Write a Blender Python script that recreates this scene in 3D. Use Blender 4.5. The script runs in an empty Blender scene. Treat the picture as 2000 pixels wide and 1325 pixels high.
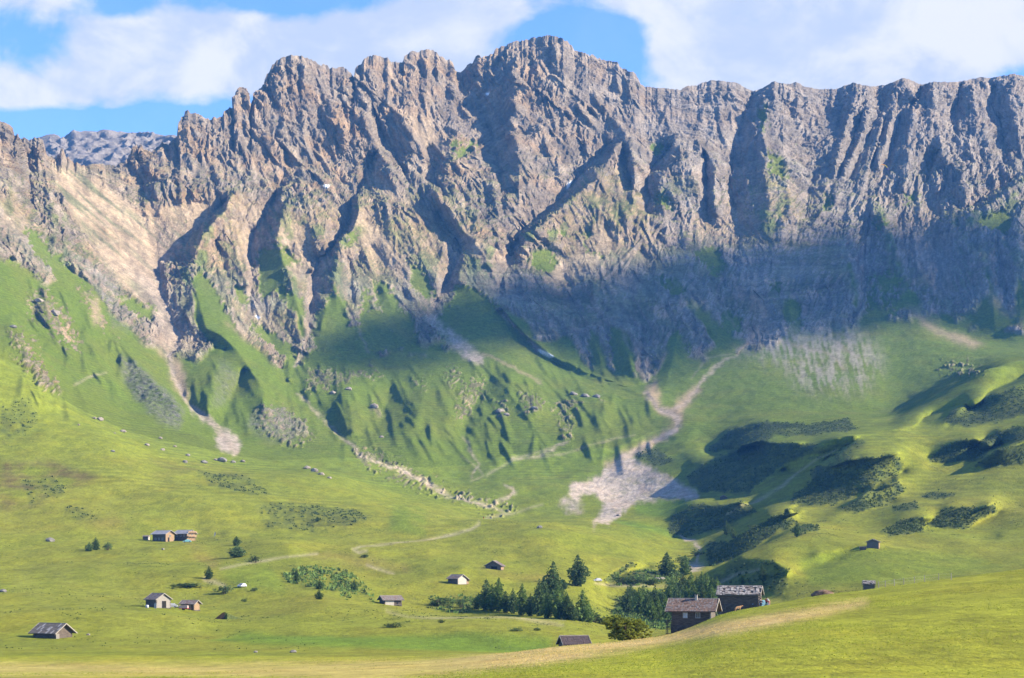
import bpy, bmesh, math, random
import numpy as np
from mathutils import Vector, Matrix

C = bpy.context.scene
COL = C.collection
rng = np.random.default_rng(7)
random.seed(7)
R = math.radians

# ------------------------------------------------------------------ camera
F = 3732.0          # focal length in pixels of a 2000 pixel wide picture (67 mm lens)
V0 = 1100.0         # row of the true horizon: the lens is shifted up, the camera level
cam_d = bpy.data.cameras.new('camera')
cam_d.sensor_width = 36.0
cam_d.lens = 36.0 * F / 2000.0
cam_d.shift_y = (V0 - 662.5) / 2000.0
cam_d.clip_start = 0.5
cam_d.clip_end = 30000
cam = bpy.data.objects.new('camera', cam_d)
cam.rotation_euler = (R(90), 0, 0)
COL.objects.link(cam)
C.camera = cam

# ------------------------------------------------------------------ sun, sky, exposure
SUN_ELEV, SUN_AZ = 28.0, 97.0      # azimuth clockwise from the view direction (+Y)
SUN = Vector((math.cos(R(SUN_ELEV)) * math.sin(R(SUN_AZ)),
              math.cos(R(SUN_ELEV)) * math.cos(R(SUN_AZ)), math.sin(R(SUN_ELEV))))
sun_d = bpy.data.lights.new('sun', 'SUN')
sun_d.energy = 5.0
sun_d.angle = R(0.53)
sun_d.color = (1.0, 0.89, 0.71)
sun = bpy.data.objects.new('sun', sun_d)
sun.rotation_euler = SUN.to_track_quat('Z', 'Y').to_euler()
sun.location = SUN * 4000
COL.objects.link(sun)

world = bpy.data.worlds.new('World')
C.world = world
world.use_nodes = True
nt = world.node_tree
nt.nodes.clear()

class NT:
    """small helper to wire shader nodes"""
    def __init__(s, tree): s.t = tree
    def n(s, kind, **kw):
        nd = s.t.nodes.new(kind)
        for k, v in kw.items(): setattr(nd, k, v)
        return nd
    def l(s, a, b): s.t.links.new(a, b)
    def val(s, sock, v):
        if hasattr(v, 'is_linked'): s.l(v, sock)
        else: sock.default_value = v
    def math(s, op, a, b=0.0, clamp=False):
        nd = s.n('ShaderNodeMath', operation=op); nd.use_clamp = clamp
        s.val(nd.inputs[0], a); s.val(nd.inputs[1], b)
        return nd.outputs[0]
    def noise(s, vec, scale, detail=4, rough=0.55, dist=0.0):
        nd = s.n('ShaderNodeTexNoise')
        s.l(vec, nd.inputs['Vector'])
        nd.inputs['Scale'].default_value = scale
        nd.inputs['Detail'].default_value = detail
        nd.inputs['Roughness'].default_value = rough
        nd.inputs['Distortion'].default_value = dist
        return nd.outputs[0]
    def ramp(s, fac, lo, hi):
        nd = s.n('ShaderNodeMapRange'); nd.interpolation_type = 'SMOOTHSTEP'
        s.val(nd.inputs[0], fac)
        nd.inputs[1].default_value = lo; nd.inputs[2].default_value = hi
        return nd.outputs[0]
    def mix(s, fac, a, b, blend='MIX'):
        nd = s.n('ShaderNodeMix', data_type='RGBA', blend_type=blend)
        s.val(nd.inputs[0], fac); s.val(nd.inputs[6], a); s.val(nd.inputs[7], b)
        return nd.outputs[2]

w = NT(nt)
sky = w.n('ShaderNodeTexSky', sky_type='NISHITA')
sky.sun_disc = False
sky.sun_elevation = R(SUN_ELEV)
sky.sun_rotation = R(SUN_AZ)
sky.altitude = 1900
sky.air_density = 1.0
sky.dust_density = 0.6
sky.ozone_density = 2.0
geo = w.n('ShaderNodeNewGeometry')
tc = w.n('ShaderNodeTexCoord')
dirv = tc.outputs['Generated']
# cloud layer: fair-weather banks seen low over the ridge, carried on round the whole sky
mp = w.n('ShaderNodeMapping'); w.l(dirv, mp.inputs[0])
mp.inputs['Scale'].default_value = (1.0, 1.0, 1.45)
big = w.noise(mp.outputs[0], 6.5, 8, 0.52, 0.25)
fine = w.noise(mp.outputs[0], 17.0, 8, 0.55, 0.4)
wisp = w.noise(mp.outputs[0], 50.0, 6, 0.55, 0.4)
sep = w.n('ShaderNodeSeparateXYZ'); w.l(dirv, sep.inputs[0])
az = w.math('ARCTAN2', sep.outputs[0], sep.outputs[1])
el = w.math('ARCSINE', sep.outputs[2])

def bank(u, v, ru, rv, k):
    """one cloud bank: soft ellipse round a compass direction and an elevation"""
    a0 = math.atan2(u - 1000, F); e0 = math.atan2((V0 - v), math.hypot(F, u - 1000))
    da = w.math('MULTIPLY', w.math('SUBTRACT', az, a0), F / ru)
    de = w.math('MULTIPLY', w.math('SUBTRACT', el, e0), F / rv)
    d2 = w.math('ADD', w.math('MULTIPLY', da, da), w.math('MULTIPLY', de, de))
    g = w.math('POWER', 2.718, w.math('MULTIPLY', d2, -1.0))
    return w.math('MULTIPLY', g, k)

acc = w.math('ADD', w.math('MULTIPLY', w.math('SUBTRACT', big, 0.62), 1.7),
             w.math('ADD', w.math('MULTIPLY', w.math('SUBTRACT', fine, 0.5), 1.5), w.math('MULTIPLY', w.math('SUBTRACT', wisp, 0.5), 0.5)))
for b in [
        (330, 75, 230, 80, 0.75), (60, 195, 190, 50, 0.75), (120, 110, 170, 70, 0.45), (560, 110, 330, 85, 0.62), (800, 75, 250, 75, 0.85),
        (1640, 95, 400, 90, 1.0), (1950, 70, 260, 80, 0.7), (1330, 5, 420, 26, 0.55), (40, -15, 170, 35, 0.45), (1300, 120, 60, 70, 0.35),
        (300, 240, 330, 24, -0.8), (1145, 90, 125, 75, -1.2), (40, 70, 90, 45, -0.25), (220, 15, 80, 28, -0.35), (590, 8, 170, 34, -0.6), (620, 62, 60, 22, -0.2)]:
    acc = w.math('ADD', acc, bank(*b))
cover = w.math('MAXIMUM', w.ramp(acc, -0.03, 0.47), 0.10)
lump = w.noise(mp.outputs[0], 12.0, 7, 0.6, 0.6)
cl_col = w.mix(w.ramp(w.math('ADD', w.math('MULTIPLY', lump, 0.6), w.math('MULTIPLY', fine, 0.4)), 0.42, 0.60), (3.7, 4.2, 5.3, 1), (5.55, 5.55, 5.65, 1))
col = w.mix(w.math('MULTIPLY', cover, 0.97), w.mix(1.0, sky.outputs[0], (0.84, 1.28, 1.95, 1), 'MULTIPLY'), cl_col)
bg = w.n('ShaderNodeBackground')
w.l(col, bg.inputs[0])
bg.inputs[1].default_value = 0.064
out = w.n('ShaderNodeOutputWorld')
w.l(bg.outputs[0], out.inputs[0])

C.view_settings.view_transform = 'Standard'
C.view_settings.look = 'None'
C.view_settings.exposure = 1.45
C.view_settings.gamma = 1.0
C.view_settings.use_curve_mapping = False
try:
    C.cycles.use_denoising = True
    C.cycles.max_bounces = 6
    C.cycles.volume_bounces = 0
except Exception:
    pass

# ------------------------------------------------------------------ tags
def tag(o, label=None, cat=None, group=None, kind=None):
    if label: o['label'] = label
    if cat: o['category'] = cat
    if group: o['group'] = group
    if kind: o['kind'] = kind
    return o
# ------------------------------------------------------------------ numeric helpers
def _hash(ix, iy, iz, seed):
    h = (ix * 374761393 + iy * 668265263 + iz * 2147483647 + seed * 1274126177).astype(np.uint32)
    h = (h ^ (h >> np.uint32(13))) * np.uint32(1274126177)
    return h ^ (h >> np.uint32(16))

_G = rng.normal(size=(256, 3)).astype(np.float32)
_G /= np.linalg.norm(_G, axis=1, keepdims=True)

def noise3(x, y, z, seed=0):
    """gradient noise, about -1..1, on arrays"""
    sh = x.shape
    x = np.ascontiguousarray(x, np.float32).ravel(); y = np.ascontiguousarray(y, np.float32).ravel()
    z = np.ascontiguousarray(z, np.float32).ravel()
    ix = np.floor(x); iy = np.floor(y); iz = np.floor(z)
    fx = x - ix; fy = y - iy; fz = z - iz
    ix = ix.astype(np.int64); iy = iy.astype(np.int64); iz = iz.astype(np.int64)
    ux = fx * fx * fx * (fx * (fx * 6 - 15) + 10)
    uy = fy * fy * fy * (fy * (fy * 6 - 15) + 10)
    uz = fz * fz * fz * (fz * (fz * 6 - 15) + 10)
    out = np.zeros_like(x)
    for a in (0, 1):
        wx = ux if a else 1 - ux
        for b in (0, 1):
            wy = uy if b else 1 - uy
            for c in (0, 1):
                wz = uz if c else 1 - uz
                g = _G[_hash(ix + a, iy + b, iz + c, seed) & np.uint32(255)]
                out += wx * wy * wz * (g[:, 0] * (fx - a) + g[:, 1] * (fy - b) + g[:, 2] * (fz - c))
    return (out * 1.55).reshape(sh)

def noise2(x, y, seed=0):
    return noise3(x, y, np.full_like(x, 0.37 + seed), seed)

def smooth(x, lo, hi):
    t = np.clip((x - lo) / (hi - lo), 0, 1)
    return t * t * (3 - 2 * t)

def blur1(a, s, axis):
    if s <= 0: return a
    r = max(1, int(3 * s)); k = np.exp(-0.5 * (np.arange(-r, r + 1) / s) ** 2); k /= k.sum()
    pad = [(0, 0)] * a.ndim; pad[axis] = (r, r)
    b = np.pad(a, pad, mode='edge')
    n = a.shape[axis]
    o = np.zeros_like(a, dtype=np.float64)
    for q in range(2 * r + 1):
        sl = [slice(None)] * a.ndim; sl[axis] = slice(q, q + n)
        o += k[q] * b[tuple(sl)]
    return o

def blur(a, s): return blur1(blur1(a, s, 0), s, 1)

# ------------------------------------------------------------------ the lie of the land
# Survey lines, near to far: (bearing in picture columns, row, distance in metres).
CREST = [(-400,150),(-250,215),(-120,190),(-40,225),(0,240),(7,241),(10.5,244),(13,258),(16,270),(18,272),(23,273),(24.5,266),(29,265),
 (31,269),(33,275),(37.6,277),(41,274),(44,268),(47,269),(52,273.5),(58,277),(60,272.6),(65,270),(75,269),(82,271),(86,279),(88,291),
 (91,305),(98,308),(112,312),(115,300),(121,289),(124,298),(129,312),(133,306),(143,319),(150,317),(154,321),(168,325),(184,321),
 (198,321.6),(226,325),(240,319),(247,315.5),(255,312),(262,286),(266,282),(269.5,289),(275,284),(278,289),(287,296),(297,298),
 (304.5,289),(311,286),(317,276),(320,282),(329,282),(340,272),(349,269),(352,264),(353,229),(359,227),(361,218),(369,217),(373,223),
 (382,221),(391,225),(399.5,231),(410,234),(417,230.5),(424,234),(429,229),(435,227),(436,218),(448.5,211),(456,214),(459,206),
 (457.5,185),(462.5,175),(471,170.6),(480,173.6),(485,185),(486.5,206),(489.6,209.5),(491,199),(497,192),(498,180),(508,175),(515,166),
 (517,155),(524,143),(531,129),(541,118.5),(553.5,111.5),(567.5,109),(587,111.5),(602.5,115),(615,120),(623.5,128),(629,131),
 (630.5,126),(639,127),(643,132.5),(653,134),(655,136),(664,131.6),(676,135),(680,137.5),(685,144.5),(691.5,150.6),(693,134),
 (697.5,129.6),(705,127),(709,117),(720,111),(732.5,108.6),(741,110),(746.5,114),(757,114),(766,122),(778,123.5),(787,125),
 (788.5,111),(795.5,105),(804,101),(815,103),(822.6,99),(837.5,98),(850,101.6),(862,111),(871,118),(879.5,119),(885,123.5),
 (888,137.5),(895,142),(904,141),(909,130.5),(923,123.5),(928.5,111),(935.5,108.6),(942.5,113),(953,110),(965,104),(967,96),
 (977.5,93),(986,92),(995,85),(1005,82),(1017.5,81.5),(1035,77),(1052.5,73.6),(1070,70),(1082,71),(1098,77),(1108.5,82),(1114,89),
 (1122.5,99),(1140,105),(1157.5,108.6),(1168,115),(1184,120),(1205,123.5),(1210,131),(1224,138),(1240,143),(1247,155),(1252,165.5),
 (1261,170),(1280,173),(1306,174),(1320,176),(1330,178),(1334,172.5),(1343,169),(1362,168),(1372.5,162),(1390,158),(1407.5,159),
 (1428.5,161),(1442.5,164),(1455,172.5),(1472,180),(1488,174),(1507,162),(1512.5,160),(1526.5,164),(1542,165.5),(1554.5,161),
 (1565,165.5),(1568.5,169),(1582.5,172.5),(1600,175),(1635,175),(1647,169),(1661,165.5),(1667,161.5),(1687,168),(1711,170),(1729,167),
 (1748,160),(1762,154),(1776,156),(1790,163),(1802,166),(1825,161),(1869,162),(1895,156),(1919.5,152),(1937,154),(1956,149),
 (1979,145),(2000,150.6),(2060,165),(2130,150),(2220,190),(2400,160)]
CREST_Y = [(-400,2400),(0,2440),(90,2530),(150,2600),(250,2640),(320,2700),(350,2690),(470,2790),(600,2860),(840,2980),(1070,3060),
 (1250,3030),(1500,3080),(1760,3100),(2000,3130),(2400,3150)]
LINES = [
 [(-400,1374,30),(2400,1374,30)],
 [(-400,1338,100),(0,1338,100),(1000,1338,100),(2000,1338,100),(2400,1338,100)],
 [(-400,1292,260),(0,1302,262),(400,1300,265),(700,1294,275),(860,1284,285),(1000,1268,295),(1100,1254,305),(1180,1248,310),(1300,1234,316),
  (1350,1216,322),(1400,1192,328),(1440,1182,331),(1500,1172,335),(1600,1152,340),(1700,1140,345),(1850,1119,350),(2000,1099,360),(2400,1050,390)],
 [(-400,1255,430),(0,1257,430),(300,1258,430),(600,1262,430),(860,1266,430),(1000,1275,410),(1180,1275,420),(1250,1275,430),(1400,1255,430),
  (1500,1240,430),(1700,1215,440),(2000,1190,450),(2400,1150,480)],
 [(-400,1180,560),(0,1190,560),(300,1192,560),(430,1207,560),(600,1175,600),(720,1178,600),(820,1185,600),(1000,1203,590),(1120,1221,575),
  (1190,1240,560),(1250,1255,560),(1400,1235,560),(1500,1215,560),(1700,1185,560),(2000,1160,580),(2400,1120,600)],
 [(-400,1130,680),(0,1135,680),(300,1145,680),(450,1165,650),(600,1150,700),(760,1176,680),(860,1190,660),(960,1196,655),(1100,1222,640),
  (1200,1250,640),(1300,1245,640),(1400,1210,660),(1500,1170,660),(1700,1138,660),(2000,1125,670),(2400,1090,700)],
 [(-400,1080,800),(0,1090,800),(300,1080,820),(450,1098,820),(600,1118,800),(760,1130,800),(860,1126,800),(960,1112,810),(1080,1121,800),
  (1150,1142,780),(1200,1185,760),(1300,1185,780),(1400,1145,800),(1500,1118,800),(1600,1095,820),(1700,1074,845),(1850,1075,840),
  (2000,1068,840),(2400,1030,880)],
 [(-400,990,1000),(0,1010,1000),(150,1020,980),(300,1044,950),(450,1046,960),(600,1042,1000),(700,1028,1050),(800,1014,1080),(940,1012,1090),
  (1060,1016,1080),(1180,1042,1050),(1250,1066,1020),(1300,1092,980),(1350,1088,1000),(1400,1066,1000),(1450,1050,980),(1560,1025,960),
  (1700,1030,960),(1850,1010,980),(2000,985,1000),(2400,940,1050)],
 [(-400,920,1150),(0,930,1150),(300,955,1150),(450,958,1180),(600,978,1180),(700,985,1200),(800,998,1220),(940,1018,1220),(1060,1026,1220),
  (1180,1036,1250),(1300,1040,1250),(1400,1030,1200),(1450,1015,1150),(1560,985,1130),(1700,968,1120),(1850,938,1150),(2000,900,1180),
  (2400,850,1250)],
 [(-400,780,1300),(0,825,1300),(200,855,1320),(300,895,1350),(450,915,1400),(600,928,1420),(760,968,1430),(900,990,1450),(1000,1002,1450),
  (1200,988,1500),(1330,962,1520),(1400,962,1400),(1500,940,1350),(1650,885,1330),(1800,855,1330),(2000,815,1350),(2400,740,1400)],
 [(-400,600,1450),(-60,670,1450),(0,703,1450),(60,728,1450),(140,792,1450),(240,842,1450),(330,870,1470),(430,893,1520),(560,906,1560),
  (700,900,1650),(800,930,1650),(900,930,1700),(1000,900,1750),(1200,890,1750),(1280,850,1800),(1330,822,1850),(1400,870,1700),
  (1500,850,1620),(1650,832,1580),(1740,822,1560),(1850,764,1590),(1955,704,1620),(2000,698,1630),(2400,600,1750)],
 [(-400,540,1700),(0,640,1720),(60,660,1740),(140,725,1750),(240,785,1750),(330,800,1760),(430,838,1720),(560,850,1800),(700,840,1850),
  (800,820,1900),(900,800,1950),(1000,800,1950),(1100,785,2000),(1200,782,2050),(1280,768,2100),(1330,790,2000),(1400,800,1950),
  (1500,790,1950),(1650,802,1850),(1750,800,1900),(1850,735,2000),(1955,698,2080),(2000,696,2100),(2400,640,2150)],
 [(-400,470,1900),(0,505,1950),(100,560,2000),(240,640,2050),(330,690,2050),(430,700,2050),(560,700,2150),(700,705,2200),(800,700,2250),
  (900,690,2300),(1000,670,2350),(1100,720,2300),(1200,742,2250),(1260,756,2200),(1330,720,2300),(1450,680,2400),(1600,660,2450),
  (1800,622,2500),(1950,668,2350),(2000,670,2300),(2400,640,2350)],
 [(-400,380,2150),(0,400,2200),(150,490,2280),(320,530,2400),(450,520,2450),(600,520,2500),(800,520,2550),(1000,500,2600),(1200,490,2650),
  (1450,470,2700),(1700,450,2750),(2000,430,2750),(2400,420,2780)],
 [(-400,290,2330),(0,325,2360),(100,345,2460),(280,360,2600),(400,340,2640),(500,320,2700),(700,315,2780),(900,285,2850),(1100,280,2890),
  (1220,270,2930),(1360,268,2930),(1500,295,2900),(1750,290,2940),(2000,270,2970),(2400,270,3000)],
]
ROWS = [12, 95, 34, 46, 42, 50, 52, 42, 60, 70, 72, 92, 118, 128, 122, 10]

us = np.concatenate([np.linspace(-400, -20, 60), np.arange(-18, 2019, 2.05), np.linspace(2025, 2400, 60)])
NI = len(us)
def line_at(pts):
    p = np.array(pts, float)
    return np.interp(us, p[:, 0], p[:, 1]), np.interp(us, p[:, 0], p[:, 2])

def umean(a, s):          # smooth over columns (uneven spacing ignored: only the margins differ)
    return blur1(a, s, 0)

VV, YY = [], []
for k, L in enumerate(LINES):
    v, y = line_at(L)
    VV.append(umean(v, 9)); YY.append(umean(y, 12))
cv = np.interp(us, *np.array(CREST, float).T)
cv = cv - 1.0 + (5.2 * np.abs(noise2(us / 7.5, us * 0, 5)) + 3.0 * noise2(us / 3.4, us * 0, 6) - 1.2) * np.interp(us, [0, 500, 1250, 1330, 2000], [1, 0.9, 0.8, 0.45, 0.45])
cy = umean(np.interp(us, *np.array(CREST_Y, float).T), 10)
cy = cy + 26 * noise2(us / 60, us * 0, 3) + 9 * noise2(us / 14, us * 0, 4)
VV.append(cv); YY.append(cy)
ZZ = [(V0 - v) / F * y for v, y in zip(VV, YY)]
YY.append(cy + 330); ZZ.append(ZZ[-1] - 260)
rowsY, rowsZ, START = [], [], []
for k, n in enumerate(ROWS):
    START.append(len(rowsY))
    for q in range(n):
        t = q / n
        rowsY.append(YY[k] * (1 - t) + YY[k + 1] * t)
        rowsZ.append(ZZ[k] * (1 - t) + ZZ[k + 1] * t)
START.append(len(rowsY)); rowsY.append(YY[-1]); rowsZ.append(ZZ[-1])
GY = np.array(rowsY).T.copy(); GZ = np.array(rowsZ).T.copy()        # [column, row]
NJ = GY.shape[1]
JC = START[15]                                                      # the crest row
sm = 7
Yb = blur1(GY, sm, 1); Zb = blur1(GZ, sm, 1)
keep = smooth(np.arange(NJ), JC - 26, JC - 6)[None, :]
GY = Yb * (1 - keep) + GY * keep; GZ = Zb * (1 - keep) + GZ * keep
GA = (us - 1000) / F
GX = GA[:, None] * GY
UU = np.repeat(us[:, None], NJ, 1)
VVg = V0 - F * GZ / GY

# spurs (-) and gullies (+): how far the ground comes forward or falls back, in metres
MT = [
 (-18,[(81,275),(88,330),(92,380),(105,430),(128,470),(150,520),(180,570),(215,630)]),
 (16,[(50,300),(55,360),(60,410),(78,440)]), (-15,[(8,250),(14,320),(20,400),(30,470)]), (-10,[(30,270),(36,330),(42,380)]),
 (-14,[(33,432),(60,470),(100,500),(130,550),(160,600),(190,645),(215,690)]), (15,[(0,470),(20,510),(60,540),(100,570)]),
 (-18,[(278,292),(291,322),(300,360),(310,400),(312,420)]), (15,[(264,300),(275,350),(283,395),(290,418)]),
 (0,[(285,425,15),(297,450,30),(306,485,36),(310,520,36),(317,560,34),(324,595,32),(340,635,30),(352,657,30),(345,680,26),(323,699,22),(335,725,24),(349,755,25),(365,789,25),(388,805,20),(408,818,16),(438,842,10),(458,872,4)]),
 (0,[(461,379,-25),(435,416,-35),(398,459,-35),(380,500,-35),(376,545,-32),(392,600,-30),(400,640,-34),(430,652,-36),(458,678,-34),(480,710,-34),(505,745,-34),(513,785,-28),(520,830,-16),(540,868,-5)]),
 (16,[(446,390),(422,412),(383,450),(358,480),(335,512),(322,540)]), (16,[(392,658),(370,674),(345,694)]),
 (0,[(478,722,8),(462,750,20),(446,790,24),(440,825,18),(448,855,4)]), (0,[(415,665,10),(392,676,18),(360,690,16)]), (0,[(440,680,-4),(418,725,-14),(408,770,-14),(402,800,-6)]),
 (8,[(455,430),(470,480),(480,530)]), (9,[(420,470),(440,530),(455,580),(470,640)]), (-8,[(445,430),(462,500),(480,560)]),
 (0,[(560,330,15),(545,370,30),(530,405,36),(507,437,36),(488,480,35),(487,540,34),(490,605,32),(520,650,26),(545,700,26),(555,740,28),(580,768,26),(627,812,22),(655,838,20),(693,872,16),(714,896,10)]),
 (-28,[(565,390),(548,430),(541,470),(553,515),(570,560),(585,610),(594,665)]), (10,[(556,490),(575,515),(598,545)]),
 (10,[(590,505),(600,520),(612,530)]), (-20,[(568,390),(600,400),(620,430),(630,470),(632,500)]),
 (35,[(735,300),(715,340),(690,390),(683,440),(660,470),(625,505),(610,540),(607,600),(603,650),(594,688)]),
 (25,[(594,690),(575,720),(562,745)]), (-28,[(700,392),(692,440),(670,468),(658,515),(650,560),(655,575),(672,600),(690,640)]),
 (-13,[(640,580),(630,620),(625,655)]), (8,[(683,510),(685,560),(690,605)]), (8,[(733,545),(735,595)]),
 (8,[(720,480),(760,530),(800,590)]), (-10,[(710,430),(745,470),(790,530),(830,580)]), (-14,[(760,430),(800,480),(850,540),(856,585)]),
 (-10,[(705,560),(718,605)]), (-10,[(745,560),(772,612)]), (-9,[(800,570),(830,620)]),
 (-28,[(850,375),(888,428),(912,460),(945,500),(965,540),(975,580)]),
 (-13,[(912,496),(897,530),(895,545),(905,560),(940,585),(975,598),(1022,650),(1073,692),(1134,723),(1200,746),(1256,772)]),
 (26,[(855,415),(880,452),(897,480),(902,500),(880,535),(860,570),(848,600),(835,630)]),
 (-28,[(1010,130),(1005,200),(1003,240),(1010,280),(1015,330),(1010,400)]),
 (32,[(903,150),(925,200),(950,250),(967,290),(975,330),(985,380)]), (22,[(830,290),(840,320),(850,350),(865,385)]),
 (-15,[(770,215),(800,250),(820,290),(826,318)]), (-15,[(898,252),(884,300),(874,340)]),
 (22,[(728,215),(740,260),(760,300),(790,350),(810,390)]), (-15,[(700,230),(735,290),(760,330),(790,365)]),
 (36,[(1195,282),(1165,310),(1135,345),(1110,375),(1080,405),(1045,430),(1020,455),(1000,490),(988,525),(978,560)]),
 (11,[(978,602),(1022,662),(1073,703),(1134,735),(1200,758),(1250,774)]),
 (-30,[(1225,268),(1195,302),(1178,332),(1140,372),(1110,397),(1075,427),(1045,457),(1028,482),(1020,520)]),
 (-26,[(1225,275),(1240,330),(1235,400),(1215,470)]), (-14,[(1192,345),(1215,385),(1250,415),(1283,433)]),
 (24,[(1312,285),(1290,315),(1265,335),(1262,370),(1272,392),(1258,412),(1288,428)]),
 (-20,[(1325,264),(1320,300),(1303,330),(1288,360),(1292,400),(1308,420)]),
 (22,[(1375,300),(1380,340),(1378,380),(1382,420),(1392,450),(1412,495)]), (-16,[(1345,270),(1360,310),(1358,350),(1352,400)]),
 (-14,[(1372,285),(1397,330),(1394,380),(1398,420)]), (10,[(1215,290),(1228,340),(1238,380)]),
 (32,[(1470,184),(1452,230),(1440,280),(1425,330),(1420,370),(1435,410),(1445,450),(1440,500)]),
 (-26,[(1492,178),(1494,230),(1487,270),(1500,300),(1490,340),(1505,400),(1492,450),(1498,505)]),
 (-24,[(1520,290),(1528,350),(1548,420),(1565,470)]), (18,[(1535,200),(1547,240),(1577,290),(1590,340),(1575,390),(1570,430)]),
 (15,[(1648,190),(1642,220),(1630,270),(1620,320),(1612,370)]), (15,[(1682,225),(1668,270),(1650,312),(1632,366)]),
 (15,[(1713,180),(1712,230),(1692,280),(1670,320),(1655,370)]), (14,[(1737,215),(1720,260),(1708,300),(1690,350)]),
 (18,[(1762,215),(1746,260),(1733,310),(1722,350),(1715,390)]), (-12,[(1664,168),(1657,230),(1641,290),(1626,350)]),
 (-12,[(1692,172),(1692,240),(1670,290),(1648,345)]), (-12,[(1722,240),(1705,305),(1683,360)]), (-12,[(1742,230),(1727,280),(1712,330)]),
 (-20,[(1766,160),(1788,200),(1776,250),(1767,320),(1762,370)]), (18,[(1797,172),(1786,205),(1779,225)]),
 (-22,[(1820,168),(1822,230),(1835,280),(1845,320),(1862,345)]), (26,[(1876,168),(1866,205),(1852,235),(1868,265)]),
 (20,[(1832,295),(1815,315),(1803,345)]), (18,[(1832,380),(1826,410),(1842,440)]), (-20,[(1898,170),(1903,210),(1912,240),(1927,280),(1942,312)]),
 (20,[(1945,170),(1935,210),(1950,238),(1962,300),(1952,345)]), (-20,[(1980,155),(1976,210),(1986,260),(1976,305)]),
 (-15,[(1888,250),(1890,300)]), (-17,[(1845,285),(1866,320),(1880,350),(1890,405)]), (15,[(1600,190),(1598,240),(1596,280)]),
 (-28,[(2010,350),(1975,370),(1945,395),(1905,420),(1870,437),(1842,452)]), (18,[(1985,350),(1948,374),(1918,394),(1878,413)]),
 (26,[(1835,460),(1830,500),(1830,550),(1842,600)]), (-22,[(1717,405),(1727,450),(1747,500),(1767,550),(1787,600)]),
 (16,[(1700,425),(1690,480),(1686,540),(1680,600)]), (16,[(1750,420),(1763,480),(1776,535)]), (-15,[(1655,490),(1668,560),(1672,610)]),
 (-20,[(1918,490),(1934,560),(1940,600),(1945,655)]), (20,[(1946,470),(1962,540),(1968,600)]), (-16,[(1975,470),(1990,560),(1995,640)]),
 (16,[(1455,520),(1475,580),(1500,615),(1480,645),(1440,690)]), (-13,[(1540,570),(1542,640)]), (15,[(1618,610),(1621,678)]),
 (15,[(1667,615),(1674,656)]), (-14,[(1318,540),(1345,600),(1390,645),(1430,682)]), (13,[(1300,600),(1330,660)]),
 (-10,[(1108,640),(1130,722)]), (-10,[(1152,640),(1176,722)]), (-13,[(1190,630),(1226,690),(1247,748)]),
 (11,[(1133,650),(1150,700),(1156,732)]), (11,[(1170,620),(1190,670),(1197,725)]), (-15,[(1322,640),(1318,690),(1296,760)]),
 (18,[(1250,680),(1262,740),(1268,766)]), (15,[(1355,650),(1372,700),(1386,716)]), (-14,[(1150,520),(1165,580),(1180,620)]),
 (14,[(1090,500),(1110,570),(1135,630)]), (14,[(1290,450),(1240,540),(1225,600)]),
 (20,[(1500,632),(1440,692),(1400,714),(1367,750),(1337,790),(1307,800)]),
 # slopes under the rock
 (20,[(960,735),(948,755),(925,790),(910,825),(908,850),(925,885)]), (16,[(1030,690),(1060,730),(1085,770),(1100,800),(1110,850)]),
 (0,[(752,715,8),(762,760,22),(747,810,24),(727,850,20),(717,885,10)]), (-14,[(690,720),(680,780),(692,840)]), (-16,[(830,735),(820,800),(800,850)]),
 (-13,[(1000,730),(985,790)]), (-14,[(1145,757),(1170,800),(1182,842)]), (-12,[(880,720),(875,790),(870,850)]),
 (-12,[(1050,770),(1040,820)]), (12,[(1302,802),(1328,822),(1318,838),(1270,860),(1215,890)]),
 (16,[(43,613),(83,679),(110,732),(136,782)]), (-9,[(20,620),(60,700)]), (15,[(72,552),(66,600),(62,640)]), (-14,[(85,560),(90,610),(105,650)]),
 (-16,[(240,680),(270,715),(310,760),(350,800),(362,832)]), (8,[(228,700),(250,770),(300,820)]), (-10,[(160,640),(200,720),(230,780)]),
]
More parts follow.
